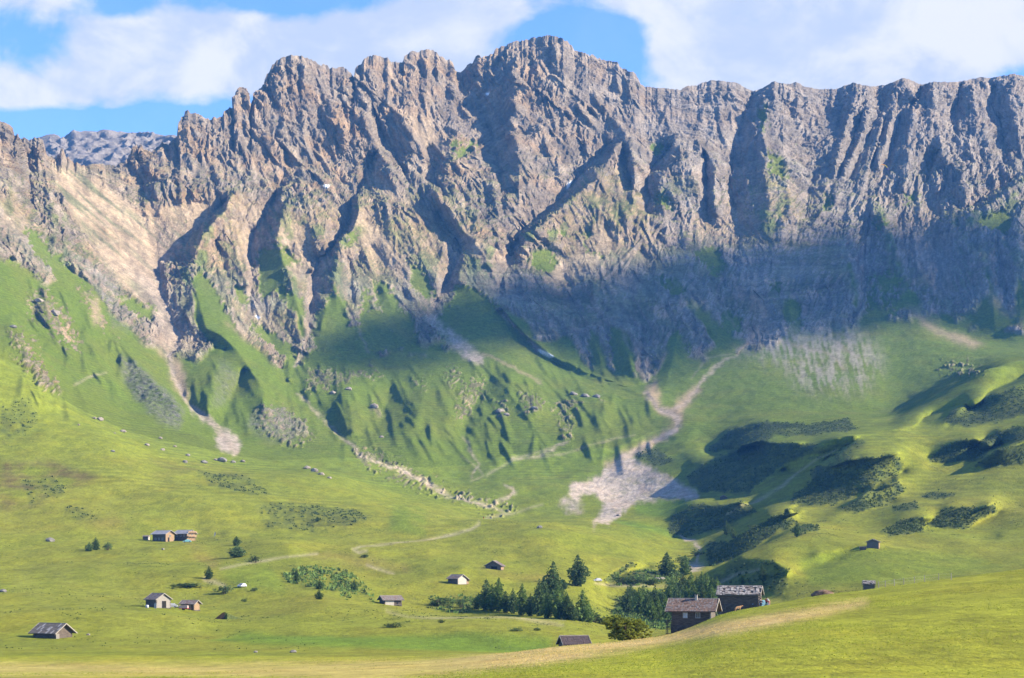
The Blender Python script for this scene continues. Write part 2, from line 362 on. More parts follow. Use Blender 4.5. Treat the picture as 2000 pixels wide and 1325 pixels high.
# hummocks of the near hills
NR = [
 (0,[(1745,820,0),(1850,764,-34),(1955,704,-58),(2010,690,-64)]), (0,[(1800,824,26),(1900,792,22),(1962,755,12),(2010,722,-5)]),
 (0,[(1526,905,0),(1580,882,-50),(1640,858,-95),(1700,850,-80),(1790,830,-30)]), (0,[(1530,920,20),(1575,934,30),(1620,905,10),(1658,872,-40)]),
 (0,[(1390,880,0),(1420,842,-40),(1500,820,-70),(1580,828,-70),(1650,822,-50)]), (0,[(1385,885,15),(1480,872,10)]),
 (0,[(1335,930,0),(1400,892,-40),(1480,862,-70),(1560,868,-70)]), (0,[(1370,965,20),(1460,966,25),(1530,912,0)]),
 (0,[(1540,970,0),(1600,917,-50),(1650,892,-75),(1750,886,-70)]), (0,[(1550,988,15),(1610,988,20),(1700,955,10),(1765,920,0)]),
 (0,[(1810,895,0),(1842,866,-25),(1900,856,-40),(1930,872,-30)]), (0,[(1815,908,10),(1860,906,10),(1915,902,8)]),
 (0,[(1898,912,0),(1950,880,-35),(2020,855,-60)]), (0,[(1900,922,10),(1950,918,10),(2020,905,5)]),
 (0,[(1898,876,0),(1950,843,-30),(2020,822,-55)]), (0,[(1910,884,5),(1960,870,5)]),
 (0,[(1808,1025,0),(1852,990,-30),(1935,983,-40)]), (0,[(1812,1036,8),(1880,1033,8),(1950,1003,5)]),
 (0,[(1714,1042,0),(1762,1015,-25),(1812,1010,-30)]), (0,[(1720,1055,8),(1800,1043,8)]),
 (0,[(1302,1035,0),(1312,1010,-20),(1360,982,-45),(1450,977,-55)]), (0,[(1305,1050,10),(1380,1050,15),(1440,1025,10),(1480,1000,5)]),
 (0,[(1375,1075,0),(1430,1048,-20),(1500,1003,-60),(1560,993,-70)]), (0,[(1390,1115,20),(1440,1095,25),(1500,1055,10),(1560,1015,0)]),
 (0,[(1638,998,0),(1690,960,-40),(1752,930,-60)]), (0,[(1645,1008,8),(1690,1007,10),(1745,980,5)]),
 (0,[(1392,1130,0),(1450,1093,-30),(1510,1088,-45),(1545,1110,-30)]), (0,[(1415,1155,15),(1520,1155,15)]),
 (0,[(1835,825,0),(1900,788,-24),(2020,738,-45)]), (0,[(1850,835,10),(1930,830,10),(2020,805,5)]),
]
NL = [
 (40,[(1310,1052),(1370,1060),(1388,1090),(1396,1128)]), (0,[(1165,1138,0),(1210,1106,-14),(1252,1092,-20)]),
 (0,[(1185,1152,0),(1240,1118,-12),(1292,1102,-18)]), (15,[(1180,1142),(1225,1118),(1270,1104)]), (-18,[(420,1040),(520,1065),(620,1090)]),
 (-10,[(0,900),(120,905),(260,940),(400,985),(520,1030)]), (7,[(200,960),(330,1000),(430,1035)]), (-18,[(820,1120),(870,1108),(930,1105)]),
 (-15,[(560,1115),(640,1120),(700,1150)]), (15,[(540,1140),(600,1160)]), (-12,[(500,900),(620,920),(720,985),(800,1005)]),
 (8,[(450,960),(560,1000),(640,1040)]), (12,[(860,1060),(960,1070),(1060,1080)]), (-15,[(1590,1085),(1660,1075),(1740,1072)]),
 (14,[(1560,1110),(1640,1100),(1760,1105)]), (12,[(1900,1060),(1960,1050)]),
]

def relief(feats, j0, j1, extra_screen):
    """membrane through the traced lines: coarse to fine relaxation"""
    H = np.zeros((NI, NJ)); Wt = np.zeros((NI, NJ))
    for amp, pts in feats:
        p = np.array(pts, float)
        seg = np.hypot(*np.diff(p[:, :2], axis=0).T); s = np.concatenate([[0], np.cumsum(seg)])
        n = max(3, int(s[-1] / 0.8))
        t = np.linspace(0, s[-1], n)
        pu = np.interp(t, s, p[:, 0]); pv = np.interp(t, s, p[:, 1])
        pu = pu + 3.0 * noise2(pu / 22 + amp, pv / 22, 11); pv = pv + 3.0 * noise2(pu / 22, pv / 22 + amp, 12)
        f = smooth(t, -0.25 * s[-1], 0.15 * s[-1]) * (1 - 0.85 * smooth(t, 0.72 * s[-1], s[-1] * 1.02))
        ii = np.clip(np.searchsorted(us, pu), 0, NI - 1)
        jj = j0 + np.argmin(np.abs(VVg[ii, j0:j1] - pv[:, None]), axis=1)
        if p.shape[1] > 2: amp = np.interp(t, s, p[:, 2]); f = 1.0
        a = amp * f * (1 + 0.25 * noise2(t / 40, t * 0 + np.mean(amp), 13))
        np.add.at(H, (ii, jj), a); np.add.at(Wt, (ii, jj), 1.0)
    levels = [16, 8, 4, 2, 1]
    S = None
    for L in levels:
        ni, nj = -(-NI // L), -(-NJ // L)
        hp = np.zeros((ni * L, nj * L)); wp = np.zeros((ni * L, nj * L))
        hp[:NI, :NJ] = H; wp[:NI, :NJ] = Wt
        h = hp.reshape(ni, L, nj, L).sum((1, 3)); q = wp.reshape(ni, L, nj, L).sum((1, 3))
        m = q > 0
        h = np.where(m, h / np.maximum(q, 1e-9), 0)
        if S is None: S = np.zeros((ni, nj))
        else:
            S = np.repeat(np.repeat(S, 2, 0), 2, 1)[:ni, :nj]
        k2 = (L / extra_screen) ** 2
        for it in range(60 if L > 1 else 40):
            P = np.pad(S, 1, mode='edge')
            N = (P[:-2, 1:-1] + P[2:, 1:-1] + P[1:-1, :-2] + P[1:-1, 2:]) / (4 + k2)
            S = np.where(m, h, N)
    return S[:NI, :NJ]

dM = 1.18 * relief(MT, START[9], JC + 1, 42.0)
dN = 1.75 * relief(NR, START[3], START[11] + 1, 40.0) + 1.3 * relief(NL, START[3], START[11] + 1, 36.0)
dN = blur(dN, 1.8)
jj = np.arange(NJ)[None, :]
gm = smooth(jj, START[9] - 5, START[10] - 10)                 # where mountain relief acts
dM_s = blur(dM, 0.6)
rockz = smooth(jj, START[11], START[12])
dM = dM_s * rockz + 1.45 * blur(dM, 2.0) * (1 - rockz)
crest_keep = 1 - 0.0 * jj
# smaller buttresses: each a sharp rib that starts at a point and widens downwards, steeper on one flank
LEAN = lambda u: np.interp(u, [-400, 0, 300, 500, 950, 1150, 1300, 1500, 1650, 1850, 2000], [.35, .35, .1, .3, .55, .3, .15, .1, -.42, .15, .25])
col_j = {}
def row_of(u, v, lo_, hi_):
    i = int(np.clip(np.searchsorted(us, u), 0, NI - 1))
    return i, lo_ + int(np.argmin(np.abs(VVg[i, lo_:hi_] - v)))
def ribs(n, W0, W1, L0, L1, A0, A1, seed, vmin_off, vlow):
    g = np.random.default_rng(seed); out_ = np.zeros((NI, NJ))
    for _ in range(n):
        u = g.uniform(-150, 2150); W = g.uniform(W0, W1); L_ = g.uniform(L0, L1); A = g.uniform(A0, A1)
        vt = np.interp(u, us, cv) + vmin_off; vb = np.interp(u, us, VV[12]) + vlow
        v = vt + (vb - vt) * g.random() ** 0.9
        i, j = row_of(u, v, START[11], JC)
        du_ = us[min(i + 1, NI - 1)] - us[i]; dv_ = max(0.4, abs(VVg[i, j] - VVg[i, max(j - 6, 0)]) / 6)
        lean = LEAN(u) + g.normal() * 0.36
        i0 = max(0, i - int((W * 1.6 + abs(lean) * L_) / du_) - 2); i1 = min(NI, i + int((W * 1.6 + abs(lean) * L_) / du_) + 3)
        j0 = max(0, j - int(L_ / dv_)); j1 = min(JC, j + 3)
        uu = us[i0:i1, None] - u; vv = VVg[i0:i1, j0:j1] - v
        t = np.clip(vv / L_, 0, 1)
        x = uu - lean * vv
        wid = W * (0.16 + 0.84 * np.sqrt(t))
        sd = np.where(x > 0, x / (wid * 1.25), -x / (wid * 0.75))
        h = A * np.clip(t * 5, 0, 1) * (1 - 0.55 * t) * np.clip(1 - sd, 0, 1) * (vv >= 0) * np.clip((1 - t) * 4, 0, 1)
        out_[i0:i1, j0:j1] = np.maximum(out_[i0:i1, j0:j1], h)
    return out_
fineness = np.interp(us, [-400, 1250, 1500, 2400], [1.0, 1.0, 0.85, 0.85])[:, None]
RIB = -(ribs(150, 24, 46, 80, 190, 11, 22, 200, 6, -80) * np.interp(us, [-400, 1250, 1400, 2400], [1, 1, 0.5, 0.5])[:, None] + ribs(520, 13, 26, 55, 130, 10, 19, 201, 2, -60) + ribs(2600, 6, 12, 22, 60, 6, 13, 202, 1, -25) + ribs(9000, 2.4, 5.2, 8, 24, 2.4, 5.2, 203, 0, 15)) * fineness
def hummocks(n, box_, seed):
    g = np.random.default_rng(seed); out_ = np.zeros((NI, NJ)); u0, u1, v0, v1 = box_
    for _ in range(n):
        u = g.uniform(u0, u1); v = g.uniform(v0, v1); W = g.uniform(9, 24); L_ = g.uniform(30, 80); A = g.uniform(8, 19)
        i, j = row_of(u, v, START[9], START[12] + 20)
        du_ = us[min(i + 1, NI - 1)] - us[i]; dv_ = max(0.4, abs(VVg[i, j] - VVg[i, max(j - 6, 0)]) / 6)
        lean = LEAN(u) + g.normal() * 0.25; r_ = int((W * 1.6 + abs(lean) * L_) / du_) + 2
        i0, i1, j0, j1 = max(0, i - r_), min(NI, i + r_), max(0, j - int(L_ / dv_)), min(JC, j + 8)
        uu = us[i0:i1, None] - u; vv = VVg[i0:i1, j0:j1] - v; t = np.clip(vv / L_, 0, 1); x = uu - lean * vv; wid = W * (0.3 + 0.7 * np.sqrt(t))
        sd = np.where(x > 0, x / (wid * 1.3), -x / (wid * 0.7))
        h = A * np.clip(t * 4 + 0.1, 0, 1) * (1 - 0.5 * t) * np.clip(1 - sd, 0, 1) * (vv >= -6) * np.clip((1 - t) * 4, 0, 1)
        out_[i0:i1, j0:j1] = np.maximum(out_[i0:i1, j0:j1], h)
    return -blur(out_, 1.0)
D = dM * gm + dN + hummocks(150, (590, 1270, 690, 860), 211) + hummocks(45, (-60, 240, 545, 760), 212) + 0.8 * hummocks(40, (360, 600, 690, 830), 213)
D[:, JC + 1:] *= np.linspace(1, 0, NJ - JC - 1)[None, :]
scale = 1 + D / GY
PX = GX * scale; PY = GY * scale; PZ = GZ * scale
# ------------------------------------------------------------------ rock and turf relief at the scale of metres
def normals(X, Y, Z):
    tu = [np.gradient(a, axis=0) for a in (X, Y, Z)]
    tv = [np.gradient(a, axis=1) for a in (X, Y, Z)]
    n = [tu[1] * tv[2] - tu[2] * tv[1], tu[2] * tv[0] - tu[0] * tv[2], tu[0] * tv[1] - tu[1] * tv[0]]
    l = np.sqrt(n[0] ** 2 + n[1] ** 2 + n[2] ** 2) + 1e-9
    return [a / l for a in n]

# areas traced on the survey sheet ------------------------------------------------------------
RW, RH = 1400, 700
def poly_mask(polys, soft=2.0):
    m = np.zeros((RH, RW))
    yy = np.arange(RH) + 0.5
    for poly in polys:
        k = 1.0
        if not isinstance(poly[0], tuple): k, poly = poly[0], poly[1]
        p = [((u + 400) / 2, v / 2) for u, v in poly]
        xs = [[] for _ in range(RH)]
        for (x0, y0), (x1, y1) in zip(p, p[1:] + p[:1]):
            if y0 == y1: continue
            if y0 > y1: x0, y0, x1, y1 = x1, y1, x0, y0
            for r in range(max(0, int(math.ceil(y0 - 0.5))), min(RH, int(math.ceil(y1 - 0.5)))):
                xs[r].append(x0 + (r + 0.5 - y0) * (x1 - x0) / (y1 - y0))
        for r in range(RH):
            c = sorted(xs[r])
            for a, b in zip(c[::2], c[1::2]):
                a, b = max(0, int(a)), min(RW, int(b) + 1)
                m[r, a:b] = np.maximum(m[r, a:b], k)
    return blur(m, soft) if soft else m

def line_mask(lines, soft=0.6):
    m = np.zeros((RH, RW))
    for wd, pts in lines:
        p = np.array(pts, float)
        seg = np.hypot(*np.diff(p, axis=0).T); s = np.concatenate([[0], np.cumsum(seg)])
        t = np.linspace(0, s[-1], max(3, int(s[-1] / 0.5)))
        w0, w1 = wd if isinstance(wd, tuple) else (wd, wd)
        pu = (np.interp(t, s, p[:, 0]) + 400) / 2; pv = np.interp(t, s, p[:, 1]) / 2
        wdt = np.interp(t, [0, s[-1]], [w0, w1]) / 4
        for x, y, h in zip(pu, pv, wdt):
            a = max(h, 0.35)
            r = int(a + 1.5)
            xi, yi = int(x), int(y)
            if xi - r < 0 or yi - r < 0 or xi + r + 1 > RW or yi + r + 1 > RH: continue
            yy, xx = np.mgrid[yi - r:yi + r + 1, xi - r:xi + r + 1] + 0.5
            d = np.hypot(xx - x, yy - y)
            m[yi - r:yi + r + 1, xi - r:xi + r + 1] = np.maximum(m[yi - r:yi + r + 1, xi - r:xi + r + 1],
                                                                np.clip(a + 0.5 - d, 0, 1))
    return blur(m, soft) if soft else m

def sample(m, u, v):
    x = np.clip((u + 400) / 2 - 0.5, 0, RW - 1.01); y = np.clip(v / 2 - 0.5, 0, RH - 1.01)
    xi = x.astype(int); yi = y.astype(int); fx = x - xi; fy = y - yi
    return (m[yi, xi] * (1 - fx) * (1 - fy) + m[yi, xi + 1] * fx * (1 - fy) + m[yi + 1, xi] * (1 - fx) * fy + m[yi + 1, xi + 1] * fx * fy)

wu = UU + 5 * noise2(UU / 16, VVg / 16, 21) + 2.5 * noise2(UU / 6, VVg / 6, 22)
wv = VVg + 4 * noise2(UU / 16, VVg / 16, 23) + 2.0 * noise2(UU / 6, VVg / 6, 24)

GREEN_HI = [   # turf on the spurs and ledges of the rock wall
 [(378,530),(400,535),(420,570),(450,620),(480,680),(520,720),(590,700),(600,760),(500,790),(420,700),(390,640)],
 [(475,612),(520,640),(590,695),(560,705),(500,660)], [(445,535),(475,560),(488,600),(470,600)],
 [(0.9,[(500,500),(545,470),(560,500),(550,560),(520,590),(500,560)])][0],
 [(0.8,[(555,480),(580,500),(600,530),(560,520)])][0], [(545,560),(590,580),(600,620),(560,600)],
 [(615,620),(640,575),(660,575),(690,640),(740,690),(700,720),(590,720),(610,680)],
 [(0.9,[(680,445),(705,455),(700,480),(672,478)])][0], [(0.8,[(690,395),(705,392),(704,410),(688,412)])][0],
 [(700,545),(718,575),(735,610),(705,600)], [(730,540),(760,560),(785,600),(760,610),(735,590)],
 [(790,505),(830,530),(850,570),(840,590),(805,560)], [(700,612),(780,605),(810,620),(820,680),(700,690)],
 [(895,550),(935,570),(970,600),(1010,640),(1050,690),(1130,722),(1200,745),(1250,775),(1210,800),(1000,760),(900,700),(840,650),(880,590)],
 [(0.9,[(1040,485),(1075,480),(1090,520),(1060,535),(1035,515)])][0], [(0.85,[(1088,445),(1115,455),(1125,470),(1100,465)])][0],
 [(0.8,[(1140,430),(1155,450),(1150,480),(1135,470)])][0], [(0.8,[(1150,485),(1185,500),(1180,515),(1155,505)])][0],
 [(0.8,[(1275,390),(1300,360),(1310,400),(1330,420),(1300,410)])][0], [(0.8,[(1270,275),(1300,280),(1290,295),(1270,290)])][0],
 [(0.85,[(1350,490),(1400,480),(1425,520),(1390,540),(1370,520)])][0], [(0.85,[(1280,540),(1320,545),(1345,570),(1310,580)])][0],
 [(1085,680),(1110,650),(1130,690),(1135,725),(1100,710)], [(1150,660),(1165,650),(1180,690),(1185,730),(1160,725)],
 [(1185,635),(1215,655),(1240,700),(1240,745),(1210,740),(1195,690)], [(1310,690),(1320,650),(1345,680),(1350,720),(1320,760),(1290,770)],
 [(0.9,[(1410,600),(1440,610),(1455,650),(1430,660),(1405,630)])][0], [(0.9,[(1375,630),(1400,640),(1430,675),(1415,680)])][0],
 [(0.9,[(1535,580),(1560,590),(1570,640),(1545,670),(1535,640)])][0], [(0.7,[(1500,540),(1530,550),(1525,580),(1500,570)])][0],
 [(0.9,[(1905,430),(1960,410),(1985,440),(1960,460),(1910,445)])][0], [(0.85,[(1705,440),(1725,415),(1730,445),(1715,460)])][0],
 [(0.6,[(1690,540),(1750,520),(1780,590),(1740,640),(1690,620)])][0], [(0.8,[(1480,205),(1500,200),(1500,255),(1485,260)])][0],
 [(0.75,[(1490,290),(1530,310),(1540,360),(1510,350)])][0], [(0.6,[(870,270),(930,265),(940,300),(880,330)])][0],
 [(0.8,[(1265,290),(1300,270),(1300,300),(1280,310)])][0], [(0.5,[(1610,370),(1640,380),(1630,420),(1600,420)])][0],
 [(0.6,[(1750,375),(1800,370),(1800,395),(1765,400)])][0], [(0.7,[(180,560),(215,600),(260,640),(290,660),(240,640),(195,600)])][0],
 [(35,432),(70,455),(110,500),(150,560),(125,560),(80,510)], [(0,500),(40,520),(90,555),(70,570),(0,560)],
 [(0.85,[(210,570),(260,585),(310,600),(300,625),(240,600)])][0], [(240,595),(290,610),(300,635),(255,615)],
]
ROCK_LOW = [   # outcrops and bare banks below the rock foot
 [(55,560),(85,555),(110,600),(140,650),(160,690),(130,680),(90,640),(60,620)], [(105,590),(130,600),(150,650),(165,690),(140,680)],
 [(10,640),(35,650),(70,700),(110,740),(115,770),(80,750),(40,700)], [(0.8,[(45,620),(60,640),(80,680),(70,690)])][0],
 [(150,540),(190,580),(215,640),(240,680),(205,650),(160,590)],
 [(560,720),(600,705),(660,720),(740,715),(750,735),(690,740),(640,760),(590,770)], [(715,785),(745,785),(745,800),(718,800)],
 [(960,785),(990,785),(990,810),(965,808)], [(1095,765),(1130,752),(1175,760),(1180,780),(1140,785),(1105,800)],
 [(1020,750),(1060,760),(1060,800),(1040,815),(1025,790)], [(870,720),(895,715),(890,750),(870,750)],
 [(0.7,[(800,740),(830,735),(828,770),(805,770)])][0], [(905,745),(950,735),(940,775),(905,830),(895,800)],
 [(1085,790),(1115,790),(1115,860),(1095,850)], [(510,790),(560,800),(620,850),(590,865),(530,850),(500,820)],
 [(0.8,[(1820,720),(1870,700),(1905,710),(1930,725),(1880,730)])][0],
 [(0.9,[(690,870),(730,880),(800,915),(870,950),(860,965),(790,940),(700,900)])][0],
 [(0.7,[(880,955),(1010,985),(1000,1000),(890,975)])][0],
]
TAN = [        # scree and bare earth
 [(95,320),(150,330),(230,380),(285,430),(308,500),(318,570),(345,640),(355,660),(325,700),(300,680),(320,650),(290,600),(230,545),(180,480),(130,400)],
 [(285,410),(330,400),(420,392),(400,430),(350,480),(320,520),(312,500)], [(330,700),(350,700),(372,790),(345,760)],
 [(1262,768),(1280,740),(1290,800),(1310,800),(1360,750),(1370,755),(1330,805),(1330,830),(1280,860),(1220,892),(1190,915),(1180,905),(1215,885),(1290,845),(1320,825),(1280,800)],
 [(0.8,[(686,405),(720,420),(780,500),(830,560),(850,590),(800,560),(730,500),(680,450)])][0],
 [(0.9,[(860,395),(900,440),(945,490),(960,520),(930,500),(890,450)])][0], [(0.7,[(720,330),(780,370),(810,405),(780,400),(730,360)])][0],
 [(0.7,[(780,210),(840,240),(870,280),(840,300),(810,260)])][0], [(0.5,[(465,385),(490,420),(500,480),(470,470),(450,430)])][0],
 [(0.6,[(545,440),(600,440),(620,500),(580,560),(550,500)])][0], [(0.9,[(450,620),(490,660),(480,665),(440,625)])][0],
 [(0.6,[(1060,560),(1080,530),(1140,470),(1180,430),(1200,480),(1150,540)])][0], [(0.7,[(1200,530),(1240,550),(1240,580),(1210,570)])][0],
 [(0.7,[(0,370),(30,400),(60,470),(40,460),(0,430)])][0], [(0.8,[(180,590),(192,580),(195,620),(185,640)])][0],
 [(0.7,[(1780,470),(1820,500),(1810,520),(1790,500)])][0], [(0.9,[(1770,590),(1830,640),(1920,670),(1900,680),(1810,640)])][0],
 [(0.6,[(1930,560),(1990,610),(1970,620),(1935,590)])][0],
]
TANSLOPE = [[(330,400),(470,375),(560,410),(690,395),(760,430),(860,390),(930,450),(985,560),(960,600),(880,570),(850,610),(700,620),(600,690),(480,640),(420,560),(380,520)],
 [(1000,540),(1100,405),(1215,300),(1262,390),(1290,440),(1250,520),(1150,530)], [(0,370),(40,400),(110,500),(200,600),(240,650),(180,640),(90,560),(0,450)],
 [(0.6,[(1300,440),(1400,400),(1490,300),(1560,330),(1600,470),(1500,480),(1380,500)])][0], [(0.5,[(1700,420),(1850,400),(1840,460),(1720,480)])][0]]
DEBRIS = [
 [(1190,912),(1225,885),(1250,905),(1290,925),(1345,955),(1372,972),(1330,972),(1270,965),(1235,985),(1205,1010),(1170,1012),(1185,985),(1165,965),(1115,965),(1110,950),(1150,940)],
 [(422,850),(445,838),(470,862),(468,880),(440,885),(425,872)], [(365,792),(380,795),(410,815),(400,822),(375,805)],
 [(0.6,[(820,610),(850,620),(940,690),(945,720),(900,700),(840,640)])][0], [(0.7,[(1155,1010),(1200,1008),(1185,1035),(1150,1025)])][0],
 [(0.7,[(1340,1090),(1375,1090),(1370,1125),(1345,1120)])][0], [(0.5,[(1180,940),(1290,930),(1330,975),(1250,985)])][0],
 [(0.55,[(1090,975),(1130,960),(1140,1000),(1110,1005)])][0],
]
SCREE_R = [[(1430,695),(1520,635),(1560,650),(1600,640),(1660,635),(1715,680),(1725,715),(1690,760),(1620,770),(1560,760),(1540,720),(1480,700)]]
SLATE = [[(232,690),(275,715),(330,770),(358,805),(352,835),(310,825),(265,780),(245,745)], [(0.8,[(500,790),(560,800),(610,845),(570,862),(520,855),(480,830)])][0],
 [(0.6,[(430,700),(470,730),(440,790),(415,800)])][0], [(0.6,[(210,600),(290,640),(300,660),(220,640)])][0]]
SCRUB = [      # dwarf pine and juniper on shady flanks, plus one bank darkened for its shade
 [(1380,880),(1420,840),(1500,820),(1580,830),(1650,822),(1680,840),(1600,850),(1520,850),(1430,880)],
 [(1335,935),(1400,892),(1480,860),(1560,868),(1610,875),(1530,910),(1460,965),(1370,962)],
 [(1540,975),(1600,918),(1650,892),(1750,888),(1765,915),(1700,950),(1610,985),(1550,985)],
 [(1812,900),(1842,868),(1900,858),(1930,880),(1915,900),(1850,905)], [(1900,915),(1950,880),(2030,858),(2030,905),(1930,918)],
 [(1900,872),(1950,845),(2030,825),(2030,850),(1930,880)], [(1810,1030),(1852,990),(1940,985),(1950,1000),(1880,1030)],
 [(1715,1045),(1762,1016),(1810,1012),(1805,1040),(1740,1052)], [(1302,1045),(1310,1010),(1360,982),(1450,978),(1480,995),(1400,1030),(1330,1050)],
 [(1385,1055),(1430,1050),(1500,1005),(1545,995),(1560,1010),(1500,1050),(1440,1090),(1390,1110),(1375,1080)],
 [(1640,1000),(1690,962),(1750,932),(1770,945),(1740,980),(1680,1005)], [(0.7,[(1390,1135),(1450,1095),(1510,1090),(1540,1120),(1520,1150),(1420,1150)])][0],  # last patch paints shade on the bank above the barn in scrub colour
 [(1835,828),(1900,790),(2030,740),(2030,800),(1900,835)], [(1240,885),(1270,865),(1320,900),(1280,915)], [(1790,960),(1830,955),(1880,960),(1820,975)],
 [(0.9,[(1735,990),(1790,980),(1800,995),(1750,1005)])][0], [(0.9,[(1545,1035),(1590,1020),(1600,1040),(1560,1055)])][0],
 [(0.55,[(500,985),(600,975),(700,990),(720,1020),(620,1040),(520,1025)])][0], [(0.5,[(380,915),(480,930),(540,965),(500,975),(410,950)])][0],
 [(0.5,[(0,790),(60,770),(80,820),(20,850),(0,840)])][0], [(0.5,[(40,930),(110,925),(130,960),(60,985)])][0], [(0.5,[(120,980),(170,990),(200,1020),(140,1010)])][0],
 [(0.45,[(550,1130),(600,1110),(680,1120),(720,1150),(740,1170),(640,1160),(560,1150)])][0], [(0.5,[(825,1180),(850,1160),(930,1155),(960,1180),(900,1188)])][0],
 [(0.9,[(1175,1140),(1215,1105),(1250,1095),(1230,1112),(1195,1138)])][0], [(0.9,[(1200,1145),(1240,1120),(1330,1115),(1330,1145),(1260,1150)])][0],
 [(0.8,[(1210,1160),(1300,1160),(1400,1150),(1420,1220),(1220,1240),(1190,1200)])][0], [(0.5,[(1560,900),(1620,880),(1700,860),(1690,880),(1600,905)])][0],
]
HEATH = [[(0,890),(110,900),(200,935),(130,960),(60,985),(0,990)], [(0.7,[(150,925),(200,930),(195,950),(130,950)])][0], [(0.6,[(240,900),(420,905),(480,925),(300,930)])][0]]
DRY = [   # ripe, uncut grass
 [(-50,1290),(400,1290),(800,1286),(900,1278),(1000,1264),(1180,1250),(1300,1232),(1400,1212),(1500,1196),(1600,1180),(1690,1166),(1700,1172),(1620,1190),(1500,1214),(1350,1240),(1200,1266),(1050,1288),(900,1305),(700,1318),(400,1312),(-50,1315)],
]
DRY_MID = [(0.7,[(590,1095),(640,1090),(720,1100),(800,1110),(800,1120),(700,1112),(600,1105)]), (0.6,[(350,1050),(380,1060),(430,1100),(420,1120),(380,1080)]),
 (0.5,[(150,1010),(220,1000),(260,1030),(200,1030)]), (0.7,[(930,1108),(1000,1115),(1100,1122),(1090,1130),(960,1120)])]
LUSH = [[(480,1225),(900,1230),(1080,1245),(1060,1268),(860,1275),(500,1262),(400,1250)], [(1240,975),(1300,965),(1360,975),(1300,1010),(1240,1000)],
 [(1185,1015),(1300,1030),(1345,1055),(1250,1045)], [(0.6,[(770,985),(830,990),(830,1040),(760,1030)])][0], [(0.5,[(1560,1090),(1700,1080),(1900,1085),(1960,1100),(1700,1130),(1580,1130)])][0],
 [(0.5,[(420,1120),(520,1110),(560,1160),(470,1150)])][0]]
MOWN = [[(800,985),(940,1005),(935,1025),(860,1035),(800,1020)], [(0,1150),(60,1090),(250,1100),(300,1150),(240,1190),(60,1200)], [(200,1200),(400,1200),(390,1245),(190,1245)]]
PATHS = [((7,5),[(715,1084),(700,1087),(690,1081),(705,1074),(740,1068),(800,1053),(860,1042),(920,1027),(936,1018)]),
 (3.5,[(430,1118),(500,1106),(560,1097),(620,1090)]), (4.5,[(398,1131),(420,1135),(440,1142)]), (3,[(755,1180),(800,1190),(860,1195),(1000,1205),(1100,1222)]),
 (4,[(1165,1136),(1200,1142),(1280,1152),(1340,1156)]), (4.5,[(146,750),(165,743),(190,734),(208,728)]),
 (4,[(175,492),(200,480),(240,468)]), (4,[(180,495),(215,520),(225,540)]), (4,[(222,542),(250,530),(262,522)]), (4,[(238,588),(265,575),(292,563)]),
 (3,[(150,420),(200,440),(285,458)]), (3,[(160,420),(190,410),(235,398)]), (3,[(950,1005),(1000,1000),(1060,985)]), (2.5,[(900,890),(930,915),(945,930),(920,942)]),
 (3,[(1000,895),(1060,880),(1110,862)]), (4,[(1415,1000),(1460,980),(1530,950),(1600,900),(1640,880)]), (3,[(1480,1108),(1440,1120),(1400,1140)]),
 (3,[(715,1110),(730,1115),(770,1125)]), (2.5,[(1430,690),(1380,700),(1350,740)]), (3,[(1240,850),(1150,870),(1100,885),(1000,900),(950,930)])]
STREAKS = [(4,[(130,415),(200,480),(240,510),(310,560)]), (5,[(160,430),(220,480),(300,545)]), (4,[(200,420),(260,450),(300,500)]), (5,[(120,360),(170,400),(240,470)]),
 (3,[(700,640),(720,690)]), (3,[(800,560),(815,600),(812,650)]), (3,[(850,575),(852,610),(830,640)]), (3,[(1150,655),(1155,720)]), (3,[(1170,650),(1190,720)]),
 (4,[(1210,640),(1240,690),(1255,740)]), (6,[(1500,620),(1440,690)]), (3,[(1470,580),(1500,615)]), (3,[(1380,570),(1440,640)]), (3,[(970,605),(1060,690)]),
 (4,[(1540,670),(1620,690),(1650,720)]), (3,[(1620,660),(1680,700)]), (4,[(940,690),(1000,715),(1060,750)]), (4,[(600,660),(590,700)])]
CHANNELS = [((7,9),[(318,570),(324,595),(340,635),(353,657),(345,680),(328,697),(337,725),(350,755),(366,789)]), ((7,16),[(366,789),(388,805),(408,818),(430,840),(447,862),(458,882)]),
 ((3,6),[(580,768),(627,812),(655,838),(693,872),(712,896)]), ((5,8),[(705,890),(730,902),(800,928),(850,952),(875,966)]), ((5,3),[(875,966),(940,985),(985,997)]), (4,[(985,950),(1010,965),(960,985)]),
 ((3,6),[(1500,632),(1440,692),(1400,714),(1367,750),(1337,790),(1310,803)]), ((8,14),[(1262,768),(1285,795),(1325,820),(1322,836),(1275,860),(1220,890),(1195,912)]),
 (5,[(594,660),(592,690),(575,715)]), (3,[(905,850),(925,885),(935,910),(920,935)]), (4,[(1110,860),(1060,885),(1000,900)]),
 (5,[(1170,1010),(1160,1030)]), (6,[(1330,1045),(1365,1065),(1360,1100)])]
SNOW = [[(1052,682),(1080,696),(1078,699),(1055,688)], [(950,183),(956,182),(954,188)], [(633,366),(641,365),(637,372)], [(1106,362),(1116,360),(1110,374)], 
 [(500,617),(507,620),(505,624)]]

